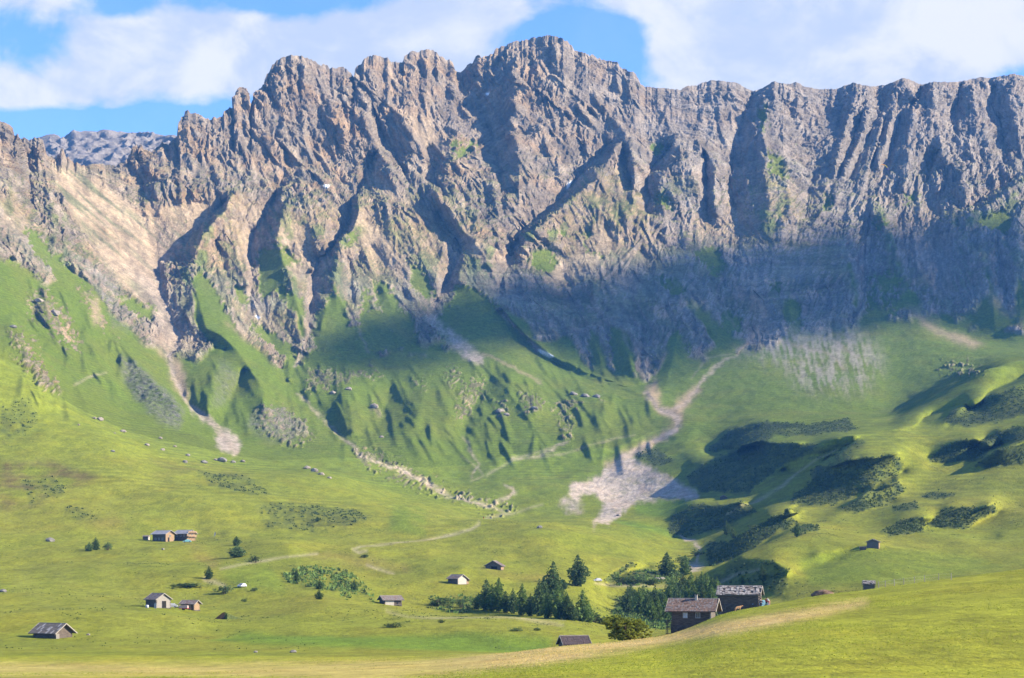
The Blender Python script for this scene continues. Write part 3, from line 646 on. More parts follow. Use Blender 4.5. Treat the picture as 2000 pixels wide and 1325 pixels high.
yfar = smooth(GY, 380, 430)
frac = 0.55 * noise2(UU / 9, VVg / 9, 25) + 0.45 * noise2(UU / 26, VVg / 26, 26) + 0.35 * noise2(UU / 4, VVg / 4, 27)
gfine = 0.5 * noise2(UU / 5, VVg / 7, 30) + 0.4 * noise2(UU / 2.6, VVg / 3, 32)
m_green = smooth(sample(poly_mask(GREEN_HI, 4), wu, wv) + 0.45 * frac + 0.55 * gfine, 0.40, 0.66)
m_rocklow = smooth(0.72 * sample(poly_mask(ROCK_LOW, 5), wu, wv) + 0.75 * noise2(UU / 7, VVg / 6, 28) + 0.45 * noise2(UU / 3, VVg / 3, 29), 0.42, 0.66)
m_rocklow *= np.clip(3.0 * sample(poly_mask(ROCK_LOW, 4), wu, wv), 0, 1)
m_slope = smooth(sample(poly_mask(TANSLOPE, 10), wu, wv) + 0.35 * frac, 0.25, 0.7)
m_tan = sample(poly_mask(TAN, 2.5), wu, wv)
m_deb = smooth(sample(poly_mask(DEBRIS, 3.2), wu, wv) + 0.25 * frac, 0.12, 0.8) * yfar
fanr = noise2((UU - 0.25 * (VVg - 640)) / 7, VVg / 34, 33) + 0.6 * noise2(UU / 4, VVg / 8, 34)
m_scr = sample(poly_mask(SCREE_R, 7), wu, wv) * smooth(fanr + 0.6 * smooth(-VVg, -730, -640), -0.5, 0.9)
m_slate = sample(poly_mask(SLATE, 2), wu, wv)
m_scrub = sample(poly_mask(SCRUB, 1.5), wu, wv) * yfar
m_heath = sample(poly_mask(HEATH, 4), wu, wv) * yfar
m_dry = sample(poly_mask(DRY, 3.0), UU, VVg + 3 * noise2(UU / 40, GY / 8, 31)) * (1 - smooth(GY, 335, 370))
m_drymid = sample(poly_mask(DRY_MID, 3), wu, wv) * yfar
m_lush = sample(poly_mask(LUSH, 2), UU, VVg) * yfar
m_mown = sample(poly_mask(MOWN, 2), UU, VVg) * yfar
m_path = sample(line_mask(PATHS), UU, VVg) * yfar
m_chan = sample(line_mask(CHANNELS, 0.9), wu, wv) * yfar
m_streak = sample(line_mask(STREAKS, 0.9), wu, wv)
m_snow = sample(poly_mask(SNOW, 0.5), UU, VVg)
jrow = np.repeat(jj, NI, 0)
base_rock = smooth(jrow + 2.3 * np.clip(dM, -32, 0) + 0.8 * np.clip(dM, 0, 24) + 22 * noise2(UU / 60, VVg / 60, 40) + 11 * noise2(UU / 30, VVg / 24, 41) + 4 * noise2(UU / 12, VVg / 10, 42), START[12] + 2, START[12] + 16)
apron = smooth(jrow, START[12] - 30, START[12] + 60) * (1 - smooth(jrow, START[12] + 60, START[12] + 150))
m_rock = np.clip(np.maximum(base_rock, m_rocklow * smooth(jrow, START[7], START[8])) * (1 - 0.93 * np.clip(m_green, 0, 1) ** 0.7), 0, 1)
# rock breaking through the turf of the mid slopes
brk = smooth(noise2(PX / 34, PY / 60, 43) + 0.5 * noise2(PX / 12, PY / 22, 44), 0.62, 0.85) * smooth(jrow, START[10], START[11]) * (1 - base_rock)
brk *= smooth(UU, 540, 640) * (1 - smooth(UU, 1280, 1400))
m_rock = np.maximum(m_rock, 0.8 * brk)
crest_soft = 1 - 0.92 * smooth(jrow, JC - 14, JC - 2)
rib_w = m_rock * base_rock * (1 - 0.85 * np.clip(m_tan, 0, 1)) * (1 - 0.2 * m_slope)
rib_w = blur(rib_w, 1.2) * (0.75 + 0.45 * noise2(UU / 120, VVg / 80, 45))
RIBW = RIB * np.clip(rib_w, 0, 1.2)
kk = 1 + RIBW / PY
PX, PY, PZ = PX * kk, PY * kk, PZ * kk

slant = np.interp(us, [-400, 0, 400, 900, 1150, 1450, 1650, 2000, 2400], [.5, .5, .35, .6, .15, -.1, -.45, -.15, -.1])[:, None]
n0 = normals(blur(PX, 3), blur(PY, 3), blur(PZ, 3))
qx = PX + slant * PZ
wx = 9 * noise3(PX / 70, PY / 70, PZ / 70, 51); wz = 9 * noise3(PX / 70, PY / 70, PZ / 70, 52)
def ridged(sx, sz, seed):
    return 1 - 2.1 * np.abs(noise3((qx + wx) / sx, PY / (sx * 1.6), (PZ + wz) / sz, seed))
far = slice(START[8], NJ)
disp = np.zeros((NI, NJ))
r1 = ridged(46, 120, 53); r2 = ridged(21, 42, 54)
def ridged_iso(s, seed):
    return 1 - 2.1 * np.abs(noise3((PX + 0.5 * wx) / s, PY / s, (PZ + 0.5 * wz) / s, seed))
r3 = ridged_iso(12, 55); r4 = ridged_iso(6.0, 56); r5 = noise3(PX / 2.6, PY / 2.6, PZ / 2.6, 57)
sp = (PZ + 0.12 * PX + 5 * noise2(PX / 50, PY / 50, 59)) / 13.0
strata = np.abs((sp % 1.0) * 2 - 1) * 2 - 1
def blocks(sx, sy, sz, seed):
    """fractured rock: one random push per joint-bounded block"""
    m_ = (m_rock > 0.03)
    x = ((qx + 0.6 * wx)[m_] / sx).astype(np.float32); y = (PY[m_] / sy).astype(np.float32); z = ((PZ + 0.4 * wz)[m_] / sz).astype(np.float32)
    bx = np.floor(x - 0.5).astype(np.int64); by = np.floor(y - 0.5).astype(np.int64); bz = np.floor(z - 0.5).astype(np.int64)
    best = np.full(x.shape, 9e9, np.float32); val = np.zeros_like(x)
    for a in (0, 1):
        for b in (0, 1):
            for c in (0, 1):
                h = _hash(bx + a, by + b, bz + c, seed)
                jx = (h & np.uint32(255)).astype(np.float32) / 255 * 0.8 + 0.1; jy = ((h >> np.uint32(8)) & np.uint32(255)).astype(np.float32) / 255 * 0.8 + 0.1
                jz = ((h >> np.uint32(16)) & np.uint32(255)).astype(np.float32) / 255 * 0.8 + 0.1
                d = (x - bx - a - jx) ** 2 + (y - by - b - jy) ** 2 + (z - bz - c - jz) ** 2
                v = ((h >> np.uint32(5)) & np.uint32(1023)).astype(np.float32) / 511.5 - 1
                k = d < best; best = np.where(k, d, best); val = np.where(k, v, val)
    out_ = np.zeros((NI, NJ)); out_[m_] = val
    return out_
bk1 = blocks(17, 30, 30, 91); bk2 = blocks(8, 14, 12, 92); bk3 = blocks(3.8, 7, 5.5, 93)
cragg = 0.65 + 0.6 * noise2(UU / 90, VVg / 60, 58)               # some faces smoother than others
cragg = np.clip(cragg * (1 - 0.75 * m_tan) * (1 - 0.42 * m_slope), 0.12, 1.2) * (1 - 0.45 * m_rocklow * (1 - base_rock))
scree_low = 1 - 0.45 * apron
rock_amp = m_rock * crest_soft
disp = rock_amp * cragg * scree_low * (5.0 * r1 * (0.4 + 0.6 * base_rock) + 2.6 * r2 * (0.35 + 0.65 * base_rock) + 1.5 * r3 * (0.5 + 0.5 * base_rock) + 0.9 * r4 
     + (0.35 + 0.65 * base_rock) * (2.6 * bk1 + 1.8 * bk2) + 1.0 * bk3) \
     + m_rock * (0.6 + 0.4 * crest_soft) * 0.45 * r5
turf = 1 - m_rock
disp += turf * smooth(GY, 370, 520) * (1 - smooth(GY, 1700, 2000)) * (3.7 * noise2(PX / 75, PY / 130, 66) + 1.0 * noise2(PX / 30, PY / 55, 67))
disp += turf * smooth(GY, 350, 900) * (0.55 * noise2(PX / 26, PY / 40, 61) + 0.25 * noise2(PX / 9, PY / 15, 62)) * (1 + 1.2 * smooth(GY, 1500, 1900))
disp += m_deb * 0.35 * noise2(PX / 3.2, PY / 6, 63)
# scaly cut banks of the slate flanks
disp += m_slate * 1.6 * ridged_iso(7, 64)
disp += m_scrub * 0.6 * np.abs(noise2(PX / 5, PY / 6, 65))
disp -= m_path * 0.2
disp -= 0.4
disp[:, JC + 2:] *= 0.3
PX = PX + n0[0] * disp; PY = PY + n0[1] * disp; PZ = PZ + n0[2] * disp
nn = normals(PX, PY, PZ)

# ------------------------------------------------------------------ what the ground is made of: base colours
def lerp(a, b, m): return a * (1 - m[..., None]) + np.array(b)[None, None, :] * m[..., None]
t1 = noise2(PX / 60, PY / 90, 71); t2 = noise2(PX / 17, PY / 30, 72); t3 = noise3(PX / 5, PY / 9, PZ / 5, 73); t4 = noise3(PX / 2, PY / 4, PZ / 2, 74)
colr = np.zeros((NI, NJ, 3))
colr[:] = (0.146, 0.168, 0.014)                                    # meadow
colr = lerp(colr, (0.186, 0.184, 0.018), np.clip(0.5 + 0.6 * t1 + 0.35 * t2, 0, 1) * (1 - smooth(GY, 1000, 1500)))
colr = lerp(colr, (0.108, 0.132, 0.012), np.clip(0.1 + 0.8 * t2 + 0.5 * t3, 0, 1) * 0.5)
hay = 1 - smooth(GY, 330, 345)
colr = lerp(colr, (0.226, 0.234, 0.016), hay * (0.8 + 0.25 * t2))
alp = smooth(GY + 150 * t1, 1250, 1750)
colr = lerp(colr, (0.104, 0.146, 0.013), alp)                      # alpine turf
colr = lerp(colr, (0.128, 0.144, 0.018), alp * np.clip(0.15 + 0.6 * t1 + 0.5 * t2, 0, 1))
colr = lerp(colr, (0.098, 0.158, 0.012), np.clip(m_lush, 0, 1) * 0.9)
colr = lerp(colr, (0.175, 0.185, 0.022), np.clip(m_mown, 0, 1) * (0.45 + 0.35 * np.sin((PX * 0.8 + PY * 0.25) / 2.2)))
t0 = noise2(PX / 130, PY / 210, 80)
colr = lerp(colr, (0.090, 0.120, 0.012), np.clip(0.9 * t0 + 0.45 * t2 + 0.1, 0, 1) * smooth(GY, 420, 650) * 0.4)
colr = lerp(colr, (0.10, 0.066, 0.026), np.clip(m_heath * (0.5 + 1.0 * t2 + 0.5 * t3), 0, 1) * 0.8)
m_scrub = np.clip(m_scrub * smooth(m_scrub + 0.5 * frac, 0.12, 0.62) * 1.05, 0, 1)
colr = lerp(colr, (0.040, 0.056, 0.018), np.clip(m_scrub, 0, 1) * np.clip(0.85 + 0.4 * t3 + 0.3 * t2, 0.35, 1))
terr = np.sin((PZ + 1.5 * noise2(PX / 40, PY / 60, 98)) * 6.283 / 3.1) * smooth(GY, 900, 1200) * (1 - base_rock) * smooth(noise2(PX / 90, PY / 120, 99), -0.2, 0.4)
colr *= (1 + 0.13 * terr)[..., None]
tuss = 0.6 * smooth(noise2(PX / 5, PY / 12, 68) + 0.6 * noise2(PX / 28, PY / 60, 69) + 0.4 * noise2(PX / 90, PY / 160, 70), 0.55, 0.95) * smooth(GY, 420, 560) * (1 - smooth(GY, 1500, 1700)) * (1 - m_lush) * (1 - m_mown)
colr = lerp(colr, (0.055, 0.078, 0.018), tuss * 0.5)
colr = lerp(colr, (0.44, 0.32, 0.12), np.clip(m_dry * (1.1 + 0.6 * t2), 0, 1) * np.interp(us, [0, 800, 1100, 2000], [0.55, 0.55, 0.95, 0.95])[:, None])
colr = lerp(colr, (0.22, 0.15, 0.04), np.clip(m_drymid * (0.6 + 0.5 * t2), 0, 1))
# rock
ledge = smooth(nn[2], 0.70, 0.86)
rk = np.zeros((NI, NJ, 3)); rk[:] = (0.215, 0.172, 0.126)
rk = lerp(rk, (0.112, 0.094, 0.080), np.clip(0.4 + 0.6 * t2 + 0.5 * t3, 0, 1))
rk = lerp(rk, (0.182, 0.160, 0.140), np.interp(us, [1050, 1400], [0, 0.75])[:, None] * np.ones((1, NJ)))
ochre = np.clip(0.15 + 0.75 * noise3(PX / 60, PY / 60, PZ / 40, 75) + 0.45 * noise3(PX / 18, PY / 18, PZ / 12, 76), 0, 1)
warm = np.interp(us, [-400, 0, 700, 1100, 1400, 2400], [0.9, 0.9, 0.8, 0.55, 0.28, 0.22])[:, None]
rk = lerp(rk, (0.255, 0.155, 0.075), ochre * warm)
rk = lerp(rk, (0.225, 0.165, 0.088), np.clip(m_slope * (0.55 + 0.5 * r3 + 0.4 * t2) * smooth(nn[2], 0.35, 0.6), 0, 1))
rk = lerp(rk, (0.24, 0.19, 0.125), np.clip(ledge * 0.45 * (0.4 + warm), 0, 1))
grassy = smooth(nn[2] + 0.12 * t2 + 0.10 * t3 + 0.06 * gfine, 0.68, 0.84) * (1 - smooth(VVg + 25 * t1, 430, 270) * 0.0) * smooth(VVg, 230, 420)
rk = lerp(rk, (0.098, 0.104, 0.034), np.clip(grassy * (1 - m_tan) * 0.8, 0, 1))
rk = lerp(rk, (0.30, 0.225, 0.140), np.clip(m_tan, 0, 1) * np.clip(0.78 + 0.4 * t3 + 0.35 * t2, 0.2, 1))
strk = noise3((PX * 0.66 + PZ * 0.75) / 4.5, PY * 0 + 3, (PX * 0.75 - PZ * 0.66) / 70, 77) + 0.5 * noise3((PX * 0.66 + PZ * 0.75) / 14, PY * 0 + 3, (PX * 0.75 - PZ * 0.66) / 90, 79)
fan = m_tan * (UU < 360) * (UU > 60)
rk = lerp(rk, (0.115, 0.118, 0.060), np.clip(fan * (2.0 * strk + 0.12), 0, 1) * 0.9)
gul = smooth(dM, 7, 20) * smooth(jrow, START[12] - 10, START[12] + 10) * (1 - smooth(jrow, START[13] - 20, START[14] - 20))
rk = lerp(rk, (0.25, 0.19, 0.135), np.clip(gul * (0.75 + 0.4 * t2), 0, 1) * 0.75)
spu = smooth(-dM, 8, 22) * smooth(jrow, START[12] - 10, START[12] + 10) * (1 - smooth(jrow, START[13], START[14] - 10)) * smooth(noise2(UU / 22, VVg / 34, 46) + 0.5 * noise2(UU / 8, VVg / 8, 47) + 0.3 * gfine, -0.15, 0.35)
rk = lerp(rk, (0.085, 0.110, 0.026), np.clip(spu, 0, 1) * 0.9)
rk = lerp(rk, (0.18, 0.168, 0.158), np.clip(apron * base_rock * 0.5 * (0.6 + t1), 0, 1))
dstr = noise3(qx / 6, PY / 60, PZ / 55, 85) + 0.6 * noise3(qx / 2.6, PY / 30, PZ / 26, 86)
rk *= (1.16 + 0.42 * dstr)[..., None]
rk *= (1 + 0.10 * bk1 + 0.12 * bk2 + 0.10 * bk3)[..., None]
mr = m_rock[..., None]
colr = colr * (1 - mr) + rk * mr
colr = lerp(colr, (0.13, 0.122, 0.105), np.clip(m_slate * (0.55 + 0.6 * t3), 0, 1))
colr = lerp(colr, (0.36, 0.26, 0.165), np.clip(m_tan * (1 - base_rock) * 0.9, 0, 1))
colr = lerp(colr, (0.36, 0.30, 0.235), np.clip(m_deb * (1.05 + 0.35 * t3 + 0.35 * t2), 0, 1))
colr = lerp(colr, (0.17, 0.16, 0.10), np.clip(m_deb * (1.5 * noise2(PX / 9, PY / 16, 78) - 0.45), 0, 1) * 0.5)
colr = lerp(colr, (0.30, 0.225, 0.15), np.clip(m_streak, 0, 1) * 0.7)
colr = lerp(colr, (0.36, 0.30, 0.20), np.clip(m_path * 0.62 * (0.75 + 0.5 * t2), 0, 1))
colr = lerp(colr, (0.32, 0.275, 0.225), np.clip(m_scr, 0, 1) * 0.75)
colr = lerp(colr, (0.33, 0.265, 0.195), np.clip(m_chan * (0.8 + 0.6 * t3 + 0.5 * t2), 0, 1))
colr = lerp(colr, (0.85, 0.87, 0.9), np.clip(m_snow * 1.6, 0, 1))
colr *= (1 + 0.16 * t4 + 0.10 * t3)[..., None]
colr = np.clip(colr, 0.01, 0.9)

def ground_material(name, grass):
    m = bpy.data.materials.new(name); m.use_nodes = True
    n = NT(m.node_tree)
    bs = m.node_tree.nodes['Principled BSDF']
    bs.inputs['Roughness'].default_value = 0.95
    bs.inputs['Specular IOR Level'].default_value = 0.1
    at = n.n('ShaderNodeAttribute', attribute_name='albedo')
    pos = n.n('ShaderNodeNewGeometry').outputs['Position']
    if grass:
        mp = n.n('ShaderNodeMapping'); n.l(pos, mp.inputs[0]); mp.inputs['Scale'].default_value = (1, 0.35, 1)
        a = n.noise(mp.outputs[0], 0.9, 6, 0.65, 0.4)
        b = n.noise(mp.outputs[0], 0.13, 5, 0.6, 0.3)
        c = n.noise(mp.outputs[0], 4.0, 3, 0.6, 0.2)
        f = n.math('ADD', n.math('MULTIPLY', n.ramp(a, 0.25, 0.75), 0.5), n.math('MULTIPLY', n.ramp(b, 0.3, 0.7), 0.35))
        f = n.math('ADD', f, n.math('MULTIPLY', c, 0.35))
        f = n.math('ADD', f, 0.40)
        col = n.mix(1.0, at.outputs[0], f, 'MULTIPLY')
        hue = n.noise(mp.outputs[0], 0.05, 4, 0.6, 0.5)
        col = n.mix(n.math('MULTIPLY', n.ramp(hue, 0.45, 0.7), 0.3), col, n.mix(1.0, col, (1.25, 0.98, 0.8, 1), 'MULTIPLY'))
        h, st, ds = n.math('ADD', a, n.math('MULTIPLY', c, 0.4)), 0.6, 0.5
    else:
        a = n.math('ADD', n.math('MULTIPLY', n.noise(pos, 0.22, 8, 0.72, 0.6), 0.6), n.math('MULTIPLY', n.noise(pos, 0.8, 5, 0.7, 0.4), 0.4))
        col = n.mix(1.0, at.outputs[0], n.math('ADD', n.math('MULTIPLY', n.ramp(a, 0.3, 0.7), 0.8), 0.6), 'MULTIPLY')
        h, st, ds = a, 0.8, 5.0
    n.l(col, bs.inputs['Base Color'])
    bp = n.n('ShaderNodeBump'); bp.inputs['Strength'].default_value = st; bp.inputs['Distance'].default_value = ds
    n.l(h, bp.inputs['Height']); n.l(bp.outputs[0], bs.inputs['Normal'])
    return m

MAT_MEADOW = ground_material('meadow_grass', True)
MAT_ROCK = ground_material('mountain_rock_and_turf', False)

def sheet(name, j0, j1, mat, flat=None):
    ni, nj = NI, j1 - j0
    co = np.stack([PX[:, j0:j1], PY[:, j0:j1], PZ[:, j0:j1]], -1).reshape(-1, 3).astype(np.float32)
    idx = np.arange(ni * nj).reshape(ni, nj)
    q = np.stack([idx[:-1, :-1], idx[1:, :-1], idx[1:, 1:], idx[:-1, 1:]], -1).reshape(-1, 4)
    me = bpy.data.meshes.new(name)
    me.vertices.add(len(co)); me.vertices.foreach_set('co', co.ravel())
    me.loops.add(q.size); me.loops.foreach_set('vertex_index', q.ravel().astype(np.int32))
    me.polygons.add(len(q)); me.polygons.foreach_set('loop_start', np.arange(0, q.size, 4, dtype=np.int32))
    sm_ = np.ones((ni - 1, nj - 1), dtype=bool)
    if flat is not None: sm_ = flat[:-1, j0:j1 - 1] < 0.5
    me.polygons.foreach_set('use_smooth', sm_.ravel())
    me.update(calc_edges=True)
    ca = me.color_attributes.new('albedo', 'FLOAT_COLOR', 'POINT')
    rgba = np.ones((ni * nj, 4), np.float32); rgba[:, :3] = colr[:, j0:j1].reshape(-1, 3)
    ca.data.foreach_set('color', rgba.ravel())
    me.materials.append(mat)
    nv = np.stack([nn[0][:, j0:j1], nn[1][:, j0:j1], nn[2][:, j0:j1]], -1).reshape(-1, 3)
    if flat is None: me.normals_split_custom_set_from_vertices(nv.astype(np.float32))
    o = bpy.data.objects.new(name, me); COL.objects.link(o)
    return tag(o, kind='structure')

JM = START[10] + 8
meadow = sheet('meadow', 0, JM + 1, MAT_MEADOW)
mountain = sheet('mountain', JM, NJ, MAT_ROCK, m_rock)

# the pale plateau far behind the notch on the left
FARR = [(40,300),(60,285),(86,272),(94,268),(105,267),(119,271),(131,269),(145,261),(157,259),(175,258),(192,260),(219,260),(236,262),(257,265),(280,263),
 (304,266),(324,268),(343,268),(360,275),(420,300)]
fu = np.linspace(40, 420, 200); fv = np.interp(fu, *np.array(FARR, float).T)
nf = 70; fY = np.zeros((200, nf)); fZ = np.zeros((200, nf))
for q in range(nf):
    t = q / (nf - 1)
    if t < 0.85:
        s = t / 0.85; fY[:, q] = 3500 + 320 * s; vv = 345 + (fv - 345) * s
    else:
        s = (t - 0.85) / 0.15; fY[:, q] = 3820 + 300 * s; vv = fv + 30 * s
    fZ[:, q] = (V0 - vv) / F * fY[:, q]
fX = (fu[:, None] - 1000) / F * fY
nfm = normals(fX, fY, fZ)
top = smooth(np.arange(nf), 48, 62)[None, :]
fd = (1 - 0.9 * top) * (12 * (1 - 2 * np.abs(noise3(fX / 60, fY / 60, fZ / 130, 81))) + 9 * (1 - 2 * np.abs(noise3(fX / 24, fY / 24, fZ / 40, 82)))) + 1.5 * noise3(fX / 9, fY / 9, fZ / 9, 83) * (1 - 0.7 * top)
sX, sY, sZ = PX, PY, PZ; s_n, s_c, s_NI = nn, colr, NI
PX, PY, PZ = fX + nfm[0] * fd, fY + nfm[1] * fd, fZ + nfm[2] * fd
nn = normals(PX, PY, PZ); NI = 200
colr = np.zeros((200, nf, 3)); colr[:] = (0.20, 0.178, 0.165)
colr *= (1 + 0.2 * noise3(PX / 12, PY / 12, PZ / 12, 84))[..., None]
sheet('far_plateau', 0, nf, MAT_ROCK)
PX, PY, PZ, nn, colr, NI = sX, sY, sZ, s_n, s_c, s_NI

# ------------------------------------------------------------------ finding the ground
def site(u, v, y0=60, y1=3300):
    """first ground met along a bearing: returns a point on the terrain"""
    i = int(np.clip(np.searchsorted(us, u), 1, NI - 1)); f = (u - us[i - 1]) / (us[i] - us[i - 1])
    y = PY[i - 1] * (1 - f) + PY[i] * f; z = PZ[i - 1] * (1 - f) + PZ[i] * f; x = PX[i - 1] * (1 - f) + PX[i] * f
    e = (V0 - v) / F
    s = z / y - e
    ok = np.where((y[1:] > y0) & (y[1:] < y1) & (s[1:] >= 0) & (s[:-1] < 0))[0]
    if len(ok) == 0:
        k = int(np.argmin(np.abs(s) + 10 * ((y < y0) | (y > y1)))); t = 0
        k = min(k, len(y) - 2)
    else:
        k = int(ok[0]); t = -s[k] / (s[k + 1] - s[k])
    yy = y[k] * (1 - t) + y[k + 1] * t
    return Vector(((u - 1000) / F * yy, yy, z[k] * (1 - t) + z[k + 1] * t))

def ground(x, y):
    """height of the ground at a place"""
    u = x / y * F + 1000
    i = int(np.clip(np.searchsorted(us, u), 1, NI - 1)); f = (u - us[i - 1]) / (us[i] - us[i - 1])
    zz = []
    for k in (i - 1, i):
        zz.append(np.interp(y, PY[k][:JC], PZ[k][:JC]))
    return float(zz[0] * (1 - f) + zz[1] * f)
# ------------------------------------------------------------------ air
hz = bpy.data.meshes.new('haze')
bm = bmesh.new(); bmesh.ops.create_cube(bm, size=1.0)
lo = Vector((-2300, -60, float(PZ.min()) - 1.0)); hi = Vector((2300, 4700, float(max(PZ.max(), 900)) + 12))
for v in bm.verts: v.co = Vector([lo[k] + (v.co[k] + 0.5) * (hi[k] - lo[k]) for k in range(3)])
bm.to_mesh(hz); bm.free()
hm = bpy.data.materials.new('air'); hm.use_nodes = True
hm.node_tree.nodes.clear()
h = NT(hm.node_tree)
pv = h.n('ShaderNodeVolumePrincipled')
pv.inputs['Color'].default_value = (0.12, 0.42, 1.0, 1)
pv.inputs['Density'].default_value = 0.000046
ho = h.n('ShaderNodeOutputMaterial'); h.l(pv.outputs[0], ho.inputs['Volume'])
hz.materials.append(hm)
haze = bpy.data.objects.new('haze', hz); COL.objects.link(haze)
tag(haze, kind='stuff')

# ------------------------------------------------------------------ unseen cloud beyond the right edge, shaped to shade the foot of the wall
SHADE = [(600,690),(650,640),(760,620),(850,600),(935,575),(1000,550),(1040,535),(1085,560),(1130,575),(1175,550),(1215,520),(1260,540),(1300,500),(1350,475),(1400,505),(1450,500),(1490,460),(1560,480),(1620,450),(1690,470),(1750,445),(1830,450),(1900,440),(2010,450),(2010,640),(1930,650),(1860,615),
         (1770,620),(1640,655),(1500,665),(1400,690),(1280,735),(1210,735),(1120,700),(1040,665),(960,665),(860,700),(760,720),(650,715)]
def inside(u, v, P):
    c = False
    for (x0, y0), (x1, y1) in zip(P, P[1:] + P[:1]):
        if (y0 > v) != (y1 > v) and u < x0 + (v - y0) * (x1 - x0) / (y1 - y0): c = not c
    return c
bm = bmesh.new()
ZC = 1500.0
cr = random.Random(5)
shade = sample(poly_mask([SHADE], 11), UU, VVg)
shade = np.clip(shade * smooth(noise2(UU / 130, VVg / 75, 96) + 0.4 * noise2(UU / 45, VVg / 30, 97), -0.95, -0.3) * 1.08, 0, 1)
js = slice(START[11], START[14] + 40)
P_ = np.stack([PX[:, js], PY[:, js], PZ[:, js]], -1).reshape(-1, 3); wS = shade[:, js].ravel()
sv = np.array(SUN); e1 = np.array([-sv[1], sv[0], 0.0]); e1 /= np.linalg.norm(e1); e2 = np.cross(sv, e1)
CS = 9.0
ca_ = np.floor(P_ @ e1 / CS).astype(int); cb_ = np.floor(P_ @ e2 / CS).astype(int)
a0_, b0_ = ca_.min(), cb_.min(); na_, nb_ = ca_.max() - a0_ + 1, cb_.max() - b0_ + 1
key = (ca_ - a0_) * nb_ + (cb_ - b0_)
den = np.bincount(key, minlength=na_ * nb_); num = np.bincount(key, weights=wS, minlength=na_ * nb_)
mean_ = np.where(den > 0, num / np.maximum(den, 1), 0).reshape(na_, nb_)
for a in range(na_):
    for b in range(nb_):
        m_ = mean_[a, b]
        if m_ < 0.06: continue
        e = CS * 0.75 * math.sqrt(min(1.0, m_))
        q = e1 * ((a + a0_ + 0.5 + cr.uniform(-.2, .2)) * CS) + e2 * ((b + b0_ + 0.5 + cr.uniform(-.2, .2)) * CS)
        q = Vector(q) + SUN * ((ZC + cr.uniform(-25, 25) - q[2]) / SUN.z)
        bmesh.ops.create_icosphere(bm, subdivisions=1, radius=e * 1.04, matrix=Matrix.Translation(q))
me = bpy.data.meshes.new('cloud'); bm.to_mesh(me); bm.free()
for p in me.polygons: p.use_smooth = True
cm = bpy.data.materials.new('cloud_white'); cm.use_nodes = True
cm.node_tree.nodes['Principled BSDF'].inputs['Base Color'].default_value = (0.9, 0.9, 0.92, 1)
cm.node_tree.nodes['Principled BSDF'].inputs['Roughness'].default_value = 1.0
me.materials.append(cm)
cloud = bpy.data.objects.new('cloud', me); COL.objects.link(cloud)
tag(cloud, kind='stuff')
# ------------------------------------------------------------------ materials for the built things
def mat(name, col, rough=0.85, var=0.25, scale=3.0, stretch=(1, 1, 1), bump=0.3, metal=0.0, spec=0.2):
    m = bpy.data.materials.new(name); m.use_nodes = True
    n = NT(m.node_tree); b = m.node_tree.nodes['Principled BSDF']
    tcn = n.n('ShaderNodeTexCoord'); mpn = n.n('ShaderNodeMapping'); n.l(tcn.outputs['Object'], mpn.inputs[0])
    mpn.inputs['Scale'].default_value = stretch
    a = n.noise(mpn.outputs[0], scale, 5, 0.65, 0.3)
    lo = tuple(c * (1 - var) for c in col) + (1,); hi = tuple(min(1, c * (1 + var)) for c in col) + (1,)
    n.l(n.mix(n.ramp(a, 0.3, 0.7), lo, hi), b.inputs['Base Color'])
    b.inputs['Roughness'].default_value = rough; b.inputs['Metallic'].default_value = metal
    b.inputs['Specular IOR Level'].default_value = spec
    if bump:
        bp = n.n('ShaderNodeBump'); bp.inputs['Strength'].default_value = bump; bp.inputs['Distance'].default_value = 0.05
        n.l(a, bp.inputs['Height']); n.l(bp.outputs[0], b.inputs['Normal'])
    return m

